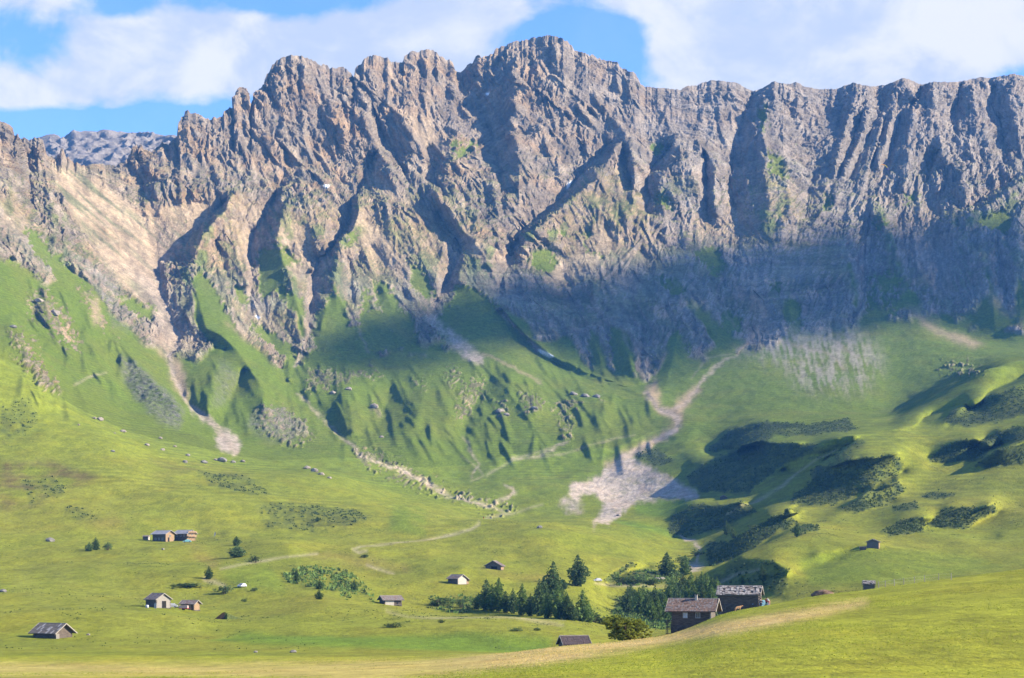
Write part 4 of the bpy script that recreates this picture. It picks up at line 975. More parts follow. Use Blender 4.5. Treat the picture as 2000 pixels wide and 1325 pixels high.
M = dict(
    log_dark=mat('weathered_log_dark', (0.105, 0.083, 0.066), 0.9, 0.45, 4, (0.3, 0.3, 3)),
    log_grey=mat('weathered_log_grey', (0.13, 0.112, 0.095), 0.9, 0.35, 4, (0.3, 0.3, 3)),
    log_warm=mat('warm_larch_sun_tint', (0.27, 0.18, 0.105), 0.85, 0.3, 4, (0.3, 0.3, 3)),  # warm wood, paler on sunlit walls so their light is in the colour
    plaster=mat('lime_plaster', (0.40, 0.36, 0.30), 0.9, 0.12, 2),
    shingle=mat('silvered_shingle', (0.185, 0.155, 0.14), 0.85, 0.35, 2.5),
    shingle_warm=mat('reddish_shingle', (0.175, 0.118, 0.092), 0.85, 0.35, 2.5),
    slab=mat('roof_stone', (0.29, 0.265, 0.245), 0.9, 0.4, 2.0),
    roof_pale=mat('pale_metal_roof', (0.25, 0.245, 0.255), 0.55, 0.15, 1.0),
    roof_dark=mat('dark_tar_roof', (0.07, 0.052, 0.052), 0.8, 0.3, 2.0),
    dark=mat('shaded_opening', (0.02, 0.018, 0.016), 0.9, 0.2, 2, bump=0),
    glass=mat('window_glass', (0.06, 0.08, 0.10), 0.12, 0.1, 2, bump=0, spec=0.6),
    pane=mat('pane_painted_reflection', (0.42, 0.46, 0.52), 0.2, 0.15, 2, bump=0, spec=0.6),  # pale base colour stands in for a reflection in the glass
    frame=mat('painted_wood', (0.36, 0.34, 0.30), 0.7, 0.1, 3),
    trim=mat('bleached_board', (0.27, 0.24, 0.205), 0.85, 0.2, 4),
    stone=mat('field_stone', (0.18, 0.165, 0.145), 0.95, 0.35, 1.4, bump=0.6),
    stone_dark=mat('foundation_stone', (0.085, 0.075, 0.066), 0.95, 0.4, 1.6, bump=0.6),
    stone_pale=mat('limestone', (0.25, 0.21, 0.17), 0.95, 0.3, 1.2, bump=0.6),
    earth=mat('bare_earth', (0.16, 0.105, 0.07), 0.95, 0.4, 2),
    metal=mat('stove_pipe', (0.45, 0.42, 0.40), 0.5, 0.15, 3, metal=0.5),
    car_white=mat('white_car_paint', (0.42, 0.42, 0.43), 0.3, 0.03, 1, bump=0, spec=0.5),
    car_blue=mat('pale_blue_car_paint', (0.17, 0.33, 0.42), 0.3, 0.03, 1, bump=0, spec=0.5),
    car_teal=mat('turquoise_car_paint', (0.22, 0.46, 0.44), 0.3, 0.03, 1, bump=0, spec=0.5),
    rubber=mat('tyre_rubber', (0.02, 0.02, 0.02), 0.9, 0.1, 1, bump=0),
    red=mat('red_paint', (0.5, 0.09, 0.06), 0.5, 0.1, 1, bump=0),
    pinkish=mat('faded_tarpaulin', (0.45, 0.33, 0.29), 0.7, 0.1, 1, bump=0.1),
    skin=mat('skin', (0.5, 0.32, 0.24), 0.6, 0.05, 2, bump=0),
    cl_dark=mat('dark_cloth', (0.03, 0.03, 0.045), 0.9, 0.2, 6, bump=0), cl_white=mat('white_cloth', (0.75, 0.74, 0.72), 0.9, 0.05, 6, bump=0),
    cl_red=mat('red_cloth', (0.45, 0.04, 0.05), 0.9, 0.1, 6, bump=0), cl_blue=mat('blue_cloth', (0.05, 0.12, 0.35), 0.9, 0.1, 6, bump=0),
    cl_pink=mat('pink_cloth', (0.65, 0.25, 0.25), 0.9, 0.1, 6, bump=0), hair=mat('dark_hair', (0.03, 0.018, 0.012), 0.7, 0.2, 6, bump=0),
    hide=mat('tan_hide', (0.34, 0.19, 0.09), 0.8, 0.25, 4, bump=0), hide_w=mat('white_hide', (0.7, 0.62, 0.52), 0.8, 0.1, 4, bump=0),
    bark=mat('bark', (0.09, 0.065, 0.045), 0.95, 0.35, 4, (1, 1, 0.3)),
    orange=mat('orange_nylon', (0.85, 0.30, 0.03), 0.6, 0.05, 1, bump=0), yellow=mat('yellow_nylon', (0.9, 0.65, 0.04), 0.6, 0.05, 1, bump=0),
    purple=mat('purple_nylon', (0.30, 0.14, 0.45), 0.6, 0.05, 1, bump=0),
)

def leaf_mat(name, col, var=0.45, trans=0.35):
    m = bpy.data.materials.new(name); m.use_nodes = True
    n = NT(m.node_tree); b = m.node_tree.nodes['Principled BSDF']
    g = n.n('ShaderNodeNewGeometry')
    a = n.noise(g.outputs['Position'], 1.1, 4, 0.6)
    lo = tuple(c * (1 - var) for c in col) + (1,); hi = tuple(c * (1 + var) for c in col) + (1,)
    c = n.mix(n.math('ADD', n.math('MULTIPLY', g.outputs['Random Per Island'], 0.5), n.math('MULTIPLY', n.ramp(a, 0.3, 0.7), 0.5)), lo, hi)
    n.l(c, b.inputs['Base Color'])
    b.inputs['Roughness'].default_value = 0.8; b.inputs['Specular IOR Level'].default_value = 0.15
    tr = n.n('ShaderNodeBsdfTranslucent'); n.l(c, tr.inputs[0])
    mx = n.n('ShaderNodeMixShader'); mx.inputs[0].default_value = trans
    n.l(b.outputs[0], mx.inputs[1]); n.l(tr.outputs[0], mx.inputs[2])
    n.l(mx.outputs[0], m.node_tree.nodes['Material Output'].inputs[0])
    return m
LEAF = dict(pine=leaf_mat('pine_needles', (0.10, 0.155, 0.050)), larch=leaf_mat('larch_needles', (0.15, 0.225, 0.055)),
            bush=leaf_mat('willow_leaves', (0.27, 0.30, 0.05)), scrub=leaf_mat('dwarf_pine_needles', (0.062, 0.090, 0.030)),
            grass=leaf_mat('grass_blades', (0.26, 0.30, 0.035), 0.35), straw=leaf_mat('ripe_grass', (0.58, 0.43, 0.15), 0.3))

# ------------------------------------------------------------------ mesh helpers
def mesh_obj(name, bm, material, parent=None, smooth_=False):
    me = bpy.data.meshes.new(name); bm.to_mesh(me); bm.free()
    for m_ in (material if isinstance(material, (list, tuple)) else [material]): me.materials.append(m_)
    if smooth_:
        for p in me.polygons: p.use_smooth = True
    o = bpy.data.objects.new(name, me); COL.objects.link(o)
    if parent: o.parent = parent
    return o

def empty(name, loc, rz=0.0):
    o = bpy.data.objects.new(name, None); o.location = loc; o.rotation_euler = (0, 0, rz)
    o.empty_display_size = 0.5
    COL.objects.link(o); return o

def box(bm, lo, hi, mtx=None, mi=0):
    vs = []
    for k in range(8):
        p = Vector((hi[0] if k & 1 else lo[0], hi[1] if k & 2 else lo[1], hi[2] if k & 4 else lo[2]))
        vs.append(bm.verts.new(mtx @ p if mtx else p))
    for f in ((0, 2, 3, 1), (4, 5, 7, 6), (0, 1, 5, 4), (2, 6, 7, 3), (0, 4, 6, 2), (1, 3, 7, 5)):
        bm.faces.new([vs[i] for i in f]).material_index = mi

def tube(bm, pts, rads, n=7, cap=True):
    rings = []
    for k, p in enumerate(pts):
        p = Vector(p); a = Vector(pts[max(0, k - 1)]); b = Vector(pts[min(len(pts) - 1, k + 1)])
        d = (b - a).normalized(); s = d.orthogonal().normalized(); t = d.cross(s)
        r = rads[k] if isinstance(rads, (list, tuple)) else rads
        rings.append([bm.verts.new(p + (s * math.cos(2 * math.pi * q / n) + t * math.sin(2 * math.pi * q / n)) * r) for q in range(n)])
    for A, B in zip(rings, rings[1:]):
        for q in range(n): bm.faces.new((A[q], A[(q + 1) % n], B[(q + 1) % n], B[q]))
    if cap:
        bm.faces.new(rings[0][::-1]); bm.faces.new(rings[-1])

def copy_tree(o, parent=None):
    c = o.copy(); COL.objects.link(c)
    if parent: c.parent = parent
    for ch in list(o.children): copy_tree(ch, c)
    return c

# ------------------------------------------------------------------ alpine huts
def hut(name, label, cat, loc, yaw, L, W, Hw, pitch, wall='log_dark', gable=None, roof='shingle', over=(0.7, 0.7), courses=0.26,
        piece=0.45, row=0.55, sink=0.6, seed=1, roof_kind='shingles', group='alpine huts and barns'):
    """log building: ridge along local x, front wall on local -y"""
    rr = random.Random(seed)
    root = empty(name, loc, R(yaw)); tag(root, label, cat, group)
    tp = math.tan(R(pitch)); rise = W / 2 * tp
    def log_wall(part, a, b, h0, tri, m):
        """stacked squared logs between two ground points, with a gable triangle when tri"""
        bm = bmesh.new(); a = Vector((a[0], a[1], 0)); b = Vector((b[0], b[1], 0)); d = (b - a); ln = d.length; d.normalize()
        nrm = Vector((d.y, -d.x, 0)); z = h0; top = Hw + (rise if tri else 0); k = 0
        while z < top - 0.02:
            z1 = min(z + courses, top)
            ext = 0.18 if (k % 2 == 0 and z < Hw) else 0.0
            s0, s1 = -ext, ln + ext
            if z1 > Hw and tri:
                t = max(0.0, (z1 - Hw) / rise) * ln / 2; s0, s1 = t + 0.02, ln - t - 0.02
                if s1 - s0 < 0.1: break
            o = rr.uniform(-0.02, 0.02)
            fr = Matrix(((d.x, nrm.x, 0, a.x), (d.y, nrm.y, 0, a.y), (0, 0, 1, 0), (0, 0, 0, 1)))
            box(bm, (s0, -0.13 + o, z + 0.012), (s1, 0.10 + o, z1 - 0.012), fr)
            box(bm, (max(s0, 0.02), -0.10, z1 - 0.016), (min(s1, ln - 0.02), 0.04, z1 + 0.014), fr)
            z = z1; k += 1
        return mesh_obj(part, bm, M[m], root)
    hw, hl = W / 2, L / 2
    w1 = log_wall('wall', (-hl, -hw), (hl, -hw), -sink, False, wall)
    w2 = log_wall('wall', (hl, hw), (-hl, hw), -sink, False, wall)
    w3 = log_wall('gable_wall', (hl, -hw), (hl, hw), -sink, True, gable or wall)
    w4 = log_wall('gable_wall', (-hl, hw), (-hl, -hw), -sink, True, wall)
    bm = bmesh.new()
    for (a_, b_) in (((-hl, -hw), (hl, -hw)), ((hl, -hw), (hl, hw)), ((hl, hw), (-hl, hw)), ((-hl, hw), (-hl, -hw))):
        d_ = (Vector(b_) - Vector(a_)); n_ = max(3, int(d_.length / 0.5)); d_ /= n_
        for q_ in range(n_):
            for lv in range(3):
                c_ = Vector(a_) + d_ * (q_ + 0.5 + 0.25 * (lv % 2)); e_ = 0.26 * rr.uniform(0.85, 1.15)
                box(bm, (c_.x - e_, c_.y - e_ * 0.9, -sink - 0.25 + lv * (sink + 0.15) / 3), (c_.x + e_, c_.y + e_ * 0.9, -sink - 0.27 + (lv + 1) * (sink + 0.15) / 3))
    mesh_obj('stone_base', bm, M['stone_dark'], root)
    ox, oy = over
    bm = bmesh.new()
    th = 0.12
    for s in (-1, 1):
        y_e = s * (hw + oy); z_e = Hw - oy * tp + 0.10; z_r = Hw + rise + 0.10
        vs = [bm.verts.new(Vector(p)) for p in ((-hl - ox, y_e, z_e), (hl + ox, y_e, z_e), (hl + ox, 0, z_r), (-hl - ox, 0, z_r),
              (-hl - ox, y_e, z_e - th), (hl + ox, y_e, z_e - th), (hl + ox, 0, z_r - th), (-hl - ox, 0, z_r - th))]
        for f in ((0, 1, 2, 3), (7, 6, 5, 4), (0, 4, 5, 1), (1, 5, 6, 2), (3, 7, 4, 0)):
            bm.faces.new([vs[i] for i in (f if s < 0 else f[::-1])])
    rf = mesh_obj('roof', bm, M[roof if roof_kind != 'slabs' else 'log_grey'], root)
    # covering laid in courses
    bm = bmesh.new(); ln = (hw + oy) / math.cos(R(pitch)); nrow = max(3, int(ln / row)); npc = max(4, int((L + 2 * ox) / piece))
    for s in (-1, 1):
        ex = Vector((1, 0, 0)); up = Vector((0, -s * math.cos(R(pitch)), math.sin(R(pitch)))); nm = Vector((0, s * math.sin(R(pitch)), math.cos(R(pitch))))
        o0 = Vector((-hl - ox, s * (hw + oy), Hw - oy * tp + 0.105))
        for q in range(nrow):
            sh = rr.uniform(0, piece)
            for p in range(npc + 1):
                x0 = p * piece - sh + rr.uniform(-0.04, 0.04); x1 = x0 + piece * rr.uniform(0.8, 0.99)
                x0 = max(x0, -0.02); x1 = min(x1, L + 2 * ox + 0.02)
                if x1 - x0 < 0.08: continue
                if roof_kind == 'slabs':
                    if rr.random() < 0.12: continue
                    t = rr.uniform(0.05, 0.16); y0 = q * ln / nrow - 0.03 + rr.uniform(-0.08, 0.08); y1 = y0 + ln / nrow * rr.uniform(0.75, 1.15)
                    lift = rr.uniform(0, 0.06)
                else:
                    t = rr.uniform(0.025, 0.05); y0 = q * ln / nrow - 0.03 + rr.uniform(-0.02, 0.02); y1 = y0 + ln / nrow * 1.08; lift = rr.uniform(0, 0.02)
                y1 = min(y1, ln - 0.01)
                c = []
                for zz in (0, t):
                    for (xx, yy) in ((x0, y0), (x1, y0 + rr.uniform(-0.02, 0.02)), (x1, y1), (x0, y1)):
                        c.append(bm.verts.new(o0 + ex * xx + up * yy + nm * (0.01 + zz + lift + 0.03 * (1 - (yy - y0) / max(0.1, y1 - y0)))))
                mi = 0 if rr.random() < 0.7 else 1
                for f in ((3, 2, 1, 0), (4, 5, 6, 7), (0, 1, 5, 4), (1, 2, 6, 5), (2, 3, 7, 6), (3, 0, 4, 7)):
                    fc = bm.faces.new([c[i] for i in (f if s < 0 else f[::-1])]); fc.material_index = mi
    alt = {'slab': 'shingle', 'shingle': 'shingle_warm', 'roof_pale': 'roof_pale', 'roof_dark': 'roof_dark', 'log_grey': 'slab', 'shingle_warm': 'shingle'}[roof]
    sg = mesh_obj('stone_slabs' if roof_kind == 'slabs' else 'shingles', bm, [M[roof], M[alt]], rf); sg['kind'] = 'stuff'
    # verge boards and ridge
    for xg in (-hl - ox, hl + ox):
        for s in (-1, 1):
            bm = bmesh.new()
            sx = 0.06 if xg > 0 else -0.06
            p0 = Vector((xg + sx, s * (hw + oy + 0.05), Hw - oy * tp + 0.05)); p1 = Vector((xg + sx, s * 0.02, Hw + rise + 0.15))
            d = (p1 - p0).normalized(); nrm = Vector((0, -d.z, d.y)) * 0.13
            if nrm.z < 0: nrm = -nrm
            vs = [bm.verts.new(p) for p in (p0 - nrm, p1 - nrm, p1 + nrm * 0.7, p0 + nrm * 0.7)]
            ws = [bm.verts.new(v.co + Vector((sx, 0, 0))) for v in vs]
            bm.faces.new(vs); bm.faces.new(ws[::-1])
            for k in range(4): bm.faces.new((vs[k], ws[k], ws[(k + 1) % 4], vs[(k + 1) % 4]))
            bmesh.ops.recalc_face_normals(bm, faces=bm.faces)
            mesh_obj('verge_board', bm, M['trim'], rf)
    bm = bmesh.new(); tube(bm, [(-hl - ox, 0, Hw + rise + 0.16), (hl + ox, 0, Hw + rise + 0.16)], 0.09, 6); mesh_obj('ridge_beam', bm, M['trim'], rf)
    return root, dict(hl=hl, hw=hw, Hw=Hw, rise=rise, tp=tp, ox=ox, oy=oy)

def window(root, side, pos, z, w, h, g, pane='glass'):
    """side: 'f' front, 'r' right gable, 'l' left gable"""
    bm = bmesh.new()
    def at(s, o, zz):
        if side == 'f': return Vector((s, -g['hw'] - o, zz))
        if side == 'r': return Vector((g['hl'] + o, s, zz))
        return Vector((-g['hl'] - o, -s, zz))
    def slab(s0, s1, z0, z1, o0, o1):
        ps = [at(s, o, zz) for o in (o0, o1) for s, zz in ((s0, z0), (s1, z0), (s1, z1), (s0, z1))]
        vs = [bm.verts.new(p) for p in ps]
        for f in ((0, 1, 2, 3), (7, 6, 5, 4), (0, 4, 5, 1), (1, 5, 6, 2), (2, 6, 7, 3), (3, 7, 4, 0)): bm.faces.new([vs[i] for i in f])
    t = 0.09
    for a in ((pos - w / 2 - t, pos + w / 2 + t, z - t, z), (pos - w / 2 - t, pos + w / 2 + t, z + h, z + h + t),
              (pos - w / 2 - t, pos - w / 2, z, z + h), (pos + w / 2, pos + w / 2 + t, z, z + h), (pos - 0.025, pos + 0.025, z, z + h)):
        slab(*a, 0.11, 0.20)
    bmesh.ops.recalc_face_normals(bm, faces=bm.faces)
    wn = mesh_obj('window', bm, M['frame'], root)
    bm = bmesh.new(); slab(pos - w / 2, pos + w / 2, z, z + h, 0.105, 0.15); bmesh.ops.recalc_face_normals(bm, faces=bm.faces)
    mesh_obj('pane', bm, M[pane], wn)
    return wn

def door(root, side, pos, w, h, g, m='dark', name='door'):
    bm = bmesh.new()
    n = max(2, int(w / 0.25))
    for k in range(n):
        s0 = pos - w / 2 + k * w / n + 0.01; s1 = s0 + w / n - 0.02
        if side == 'f': box(bm, (s0, -g['hw'] - 0.20, -0.1), (s1, -g['hw'] - 0.10, h))
        elif side == 'r': box(bm, (g['hl'] + 0.10, s0, -0.1), (g['hl'] + 0.20, s1, h))
        else: box(bm, (-g['hl'] - 0.20, s0, -0.1), (-g['hl'] - 0.10, s1, h))
    return mesh_obj(name, bm, M[m], root)

def chimney(root, x, y, z0, z1, s=0.35, m='plaster'):
    bm = bmesh.new(); box(bm, (x - s / 2, y - s / 2, z0), (x + s / 2, y + s / 2, z1)); c = mesh_obj('chimney', bm, M[m], root)
    bm = bmesh.new(); box(bm, (x - s / 2 - 0.08, y - s / 2 - 0.08, z1 + 0.003), (x + s / 2 + 0.08, y + s / 2 + 0.08, z1 + 0.09)); mesh_obj('chimney_cap', bm, M['stone'], c)
    return c

# 1 the hut with the chimney on the near slope
p = site(1357, 1221, 270, 400)
r, g = hut('log_hut', 'dark log hut with reddish shingle roof and chimney on the near slope', 'hut', p + Vector((0, 1.8, 0.05)), -16, 6.1, 4.3, 2.55, 34,
           'log_dark', 'log_grey', 'shingle_warm', (1.0, 0.75), sink=1.6, seed=3, row=0.42, piece=0.3)
window(r, 'f', -0.95, 1.15, 0.62, 0.75, g, 'pane'); window(r, 'f', 1.1, 1.15, 0.6, 0.75, g)
chimney(r, 0.45, -0.25, 3.4, 4.75, 0.38)
bm = bmesh.new()
for q in range(5): box(bm, (-4.2, -1.9 + q * 0.0 - 0.0, -1.5 + q * 0.3), (-3.15 - 0.0, -1.9 + 1.2, -1.45 + q * 0.3)) if q % 2 == 0 else None
for x in (-4.15, -3.3):
    for y in (-1.95, -0.65): box(bm, (x - 0.05, y - 0.05, -2.2), (x + 0.05, y + 0.05, 0.75))
for z in (0.0, 0.35, 0.68): box(bm, (-4.16, -2.02, z - 0.04), (-3.2, -1.97, z + 0.04)); box(bm, (-4.22, -2.0, z - 0.04), (-4.17, -0.6, z + 0.04))
mesh_obj('porch', bm, M['log_dark'], r)
bm = bmesh.new(); box(bm, (g['hl'] + 0.02, -g['hw'] - 0.22, -1.2), (g['hl'] + 0.2, -g['hw'] - 0.14, 2.5)); mesh_obj('corner_board', bm, M['trim'], r)

# 2 the stone roofed barn behind it
p = site(1443, 1180, 300, 420)
y2 = 339.0; p2 = Vector(((1447 - 1000) / F * y2, y2, -80.5 / F * y2))
r, g = hut('barn', 'long dark log barn roofed with pale stone slabs behind the near hut', 'barn', p2 + Vector((0, 1.2, 0.1)), -14, 6.9, 4.4, 1.7, 30,
           'log_dark', 'log_grey', 'slab', (0.45, 0.45), sink=1.6, seed=5, roof_kind='slabs', row=0.4, piece=0.5)
door(r, 'r', -0.4, 1.1, 1.9, g, 'dark')

# 3 the roof that shows over the brow
y3 = 392.0
p3 = Vector(((1121 - 1000) / F * y3, y3, ground((1121 - 1000) / F * y3, y3)))
top3 = (V0 - 1241.5) / F * y3
r, g = hut('sunken_barn', 'dark brown roof of a barn showing above the grassy brow', 'barn', Vector((p3.x, p3.y, top3 - 3.35)), 14, 5.0, 4.4, 1.75, 33,
           'log_dark', None, 'roof_dark', (0.5, 0.5), sink=3.0, seed=7)

# 4 far left barn
p = site(100, 1246, 380, 520)
r, g = hut('barn', 'low barn with silvery board roof at the far left of the meadow', 'barn', p + Vector((0, 1.5, 0.1)), -30, 6.6, 5.6, 1.35, 32,
           'log_dark', 'log_dark', 'log_grey', (0.9, 0.8), sink=1.2, seed=9, row=1.3, piece=0.55)
bm = bmesh.new()
for x in (-1.5, -0.7, 0.1):
    box(bm, (g['hl'] + 0.75, -g['hw'] - 0.5 + (x + 1.5) * 0.45, -0.8), (g['hl'] + 0.95, -g['hw'] - 0.25 + (x + 1.5) * 0.45, 0.95))
mesh_obj('corner_posts', bm, M['trim'], r)

# 5 the barn with the light gable
p = site(306, 1187, 440, 700)
r, g = hut('barn', 'tall barn with light timber gable and dark doorway beside a white car', 'barn', p + Vector((0, 2.5, 0.0)), -43, 5.2, 5.2, 2.7, 30,
           'log_dark', 'log_grey', 'shingle', (0.5, 0.6), sink=1.2, seed=11)
for c_ in r.children:
    if c_.name.startswith('gable_wall'): c_.data.materials[0] = M['trim']; break
door(r, 'r', 0.2, 1.5, 2.0, g, 'dark', 'doorway')

# 6 the small hut beside it
p = site(370, 1191, 440, 700)
r, g = hut('small_hut', 'small hut with silvery roof just right of the tall barn', 'hut', p + Vector((0, 1.6, 0.0)), -22, 4.6, 3.4, 1.9, 27,
           'log_dark', 'log_warm', 'shingle', (0.6, 0.6), sink=1.0, seed=13)
window(r, 'f', -0.8, 0.8, 0.6, 0.6, g)
door(r, 'f', 1.0, 0.9, 1.6, g, 'log_warm')

# 7 two wooden houses on the hillside
p = site(317, 1058, 700, 1150)
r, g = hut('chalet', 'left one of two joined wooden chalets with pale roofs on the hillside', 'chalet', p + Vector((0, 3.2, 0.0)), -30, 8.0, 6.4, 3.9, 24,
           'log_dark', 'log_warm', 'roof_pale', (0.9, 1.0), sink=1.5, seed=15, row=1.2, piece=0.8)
for k in (-2.2, 0, 2.2): window(r, 'f', k, 0.8, 0.8, 0.9, g)
window(r, 'r', 0.0, 2.3, 0.9, 0.9, g); door(r, 'r', -1.0, 1.1, 2.0, g)
pA = p
p = site(359, 1057, 700, 1150)
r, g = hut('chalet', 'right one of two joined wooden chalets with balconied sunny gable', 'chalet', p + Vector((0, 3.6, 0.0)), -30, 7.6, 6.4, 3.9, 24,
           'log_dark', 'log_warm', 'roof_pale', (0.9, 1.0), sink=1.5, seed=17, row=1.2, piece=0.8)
for k in (-2.2, 0, 2.2): window(r, 'f', k, 2.3, 0.8, 0.9, g)
bm = bmesh.new()
for z in (1.9, 3.9):
    box(bm, (g['hl'] + 0.12, -3.2, z), (g['hl'] + 1.0, 3.2, z + 0.12)); box(bm, (g['hl'] + 0.95, -3.2, z + 0.3), (g['hl'] + 1.02, 3.2, z + 0.95))
    for y in (-3.15, -1.1, 1.1, 3.15): box(bm, (g['hl'] + 0.9, y - 0.05, z - 1.9), (g['hl'] + 1.0, y + 0.05, z + 1.0))
mesh_obj('balcony', bm, M['log_warm'], r)
for y in (-1.6, 0.6): window(r, 'r', y, 2.3, 0.8, 1.0, g)
p = site(285, 1055, 700, 1150)
r, g = hut('shed', 'low grey shed at the left end of the two chalets', 'shed', p + Vector((0, 1.2, 0)), -10, 2.6, 2.2, 1.7, 20, 'log_grey', 'plaster', 'shingle', (0.3, 0.3), seed=19)

# 8, 9, 10, 11, 15 single huts
p = site(762, 1182, 560, 760)
r, g = hut('hut', 'hut with pale plastered front half standing beside the lower track', 'hut', p + Vector((0, 2.4, 0)), 24, 6.4, 4.6, 2.0, 26,
           'log_dark', None, 'shingle', (0.7, 0.8), seed=21)
bm = bmesh.new(); box(bm, (-2.9, -g['hw'] - 0.24, -0.8), (0.35, -g['hw'] - 0.14, 1.65)); mesh_obj('plastered_wall', bm, M['plaster'], r)
bm = bmesh.new(); box(bm, (2.7, -g['hw'] - 0.9, -1.2), (2.95, -g['hw'] - 0.7, 1.6)); box(bm, (0.6, -g['hw'] - 0.85, 0.0), (2.7, -g['hw'] - 0.75, 0.25)); mesh_obj('porch', bm, M['log_grey'], r)
p = site(893, 1141, 600, 950)
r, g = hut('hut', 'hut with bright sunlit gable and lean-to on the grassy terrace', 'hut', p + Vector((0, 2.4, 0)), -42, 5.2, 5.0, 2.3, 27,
           'log_dark', 'plaster', 'shingle', (0.6, 0.7), seed=23)  # pale gable coat stands in for the sunlight falling on it
bm = bmesh.new(); box(bm, (-1.5, g['hw'] + 0.15, -0.6), (g['hl'] - 0.6, g['hw'] + 1.9, 1.5)); mesh_obj('lean_to', bm, M['log_warm'], r)
bm = bmesh.new()
vs = [bm.verts.new(q) for q in ((-1.7, g['hw'] + 0.6, 2.12), (g['hl'] + 0.2, g['hw'] + 0.6, 2.12), (g['hl'] + 0.2, g['hw'] + 2.3, 1.45), (-1.7, g['hw'] + 2.3, 1.45))]
ws = [bm.verts.new(v.co - Vector((0, 0, 0.12))) for v in vs]
bm.faces.new(vs); bm.faces.new(ws[::-1])
for k in range(4): bm.faces.new((vs[k], ws[k], ws[(k + 1) % 4], vs[(k + 1) % 4]))
mesh_obj('lean_to_roof', bm, M['shingle'], r)
p = site(966, 1112.5, 650, 1000)
r, g = hut('hut', 'broad low hut with dark front gable on the rise above the pines', 'hut', p + Vector((0, 3.0, 0)), -102, 6.0, 6.6, 1.75, 29,
           'log_warm', 'log_grey', 'shingle', (0.7, 0.8), seed=25)  # warm walls, grey gable: sunlit side and shaded front set by colour
door(r, 'r', 0.5, 2.6, 1.3, g)
p = site(1708, 1071.5, 600, 1000)
r, g = hut('hut', 'lone grey hut with flat gable on the right hillside', 'hut', p + Vector((0, 2.6, 0)), -106, 5.0, 4.8, 2.9, 22,
           'log_warm', 'log_grey', 'shingle', (0.8, 0.6), seed=27)  # separate woods put the lit right wall and shaded gable into colour
p = site(1686, 1075, 600, 1000)
r, g = hut('shed', 'tiny dark shed just left of the lone grey hut', 'shed', p + Vector((0, 0.8, 0)), -8, 2.5, 1.5, 1.1, 12, 'log_dark', None, 'roof_dark', (0.15, 0.15), seed=29)
p = site(1414, 975.5, 900, 1500)
r, g = hut('hut', 'dark little hut at the foot of the scrubby hills near the gravel fan', 'hut', p + Vector((0, 2.0, 0)), -97, 4.6, 4.6, 1.7, 24, 'log_dark', None, 'shingle', (0.4, 0.4), seed=31)
y14 = 372.0; p = Vector(((1697 - 1000) / F * y14, y14, (V0 - 1136.0) / F * y14))
r, g = hut('hut', 'low stone slabbed roof peeping over the grassy bank near the fence', 'hut', p + Vector((0, 0, -1.75)), -6, 1.9, 1.8, 1.2, 30, 'log_grey', None, 'slab', (0.2, 0.2), seed=33, roof_kind='slabs', row=0.3, piece=0.35, sink=2.0)

# ------------------------------------------------------------------ vehicles
def car(name, label, loc, yaw, paint, L=4.1, W=1.7, H=1.45):
    root = empty(name, loc, R(yaw)); tag(root, label, 'car', 'parked cars')
    prof = [(-L / 2, 0.35), (-L / 2 + 0.02, 0.75), (-L / 2 + 0.9, 0.90), (-L / 2 + 1.5, H - 0.05), (-L / 2 + 1.8, H), (L / 2 - 0.9, H), (L / 2 - 0.35, 0.95), (L / 2 - 0.02, 0.85), (L / 2, 0.35)]
    bm = bmesh.new(); a = []
    for s in (-1, 1):
        a.append([bm.verts.new(Vector((x, s * (W / 2 - (0.18 if z > 1.0 else 0.0)), z))) for x, z in prof])
    n = len(prof)
    for k in range(n): bm.faces.new((a[0][k], a[0][(k + 1) % n], a[1][(k + 1) % n], a[1][k]))
    bm.faces.new(a[0][::-1]); bm.faces.new(a[1])
    bmesh.ops.recalc_face_normals(bm, faces=bm.faces)
    mesh_obj('body', bm, M[paint], root)
    bm = bmesh.new()
    for s in (-1, 1):
        y = s * (W / 2 - 0.165)
        q = [(-L / 2 + 1.15, 0.98), (-L / 2 + 1.6, H - 0.1), (L / 2 - 1.0, H - 0.1), (L / 2 - 0.55, 0.98)]
        vs = [bm.verts.new(Vector((x, y + s * 0.02 + s * (0.1 if z < 1.2 else 0), z))) for x, z in q]
        bm.faces.new(vs if s < 0 else vs[::-1])
    for (x0, z0, x1, z1) in ((-L / 2 + 0.96, 0.96, -L / 2 + 1.46, H - 0.1), (L / 2 - 0.40, 1.0, L / 2 - 0.84, H - 0.06)):
        d = -0.03 if x0 < 0 else 0.03
        vs = [bm.verts.new(Vector(q)) for q in ((x0 + d, -W / 2 + 0.2, z0), (x1 + d, -W / 2 + 0.25, z1), (x1 + d, W / 2 - 0.25, z1), (x0 + d, W / 2 - 0.2, z0))]
        bm.faces.new(vs)
    mesh_obj('windows', bm, M['glass'], root)
    for x in (-L / 2 + 0.75, L / 2 - 0.75):
        for s in (-1, 1):
            bm = bmesh.new(); tube(bm, [(x, s * (W / 2 - 0.2), 0.32), (x, s * (W / 2 + 0.01), 0.32)], 0.32, 12)
            wh = mesh_obj('wheel', bm, M['rubber'], root)
            bm = bmesh.new(); tube(bm, [(x, s * (W / 2 + 0.012), 0.32), (x, s * (W / 2 + 0.02), 0.32)], 0.17, 10); mesh_obj('rim', bm, M['metal'], wh)
    return root

def on(u, v, y0=60, y1=3300, dy=0.0, dz=0.0):
    q = site(u, v, y0, y1)
    return Vector((q.x, q.y + dy, (ground(q.x, q.y + dy) if dy else q.z) + dz))

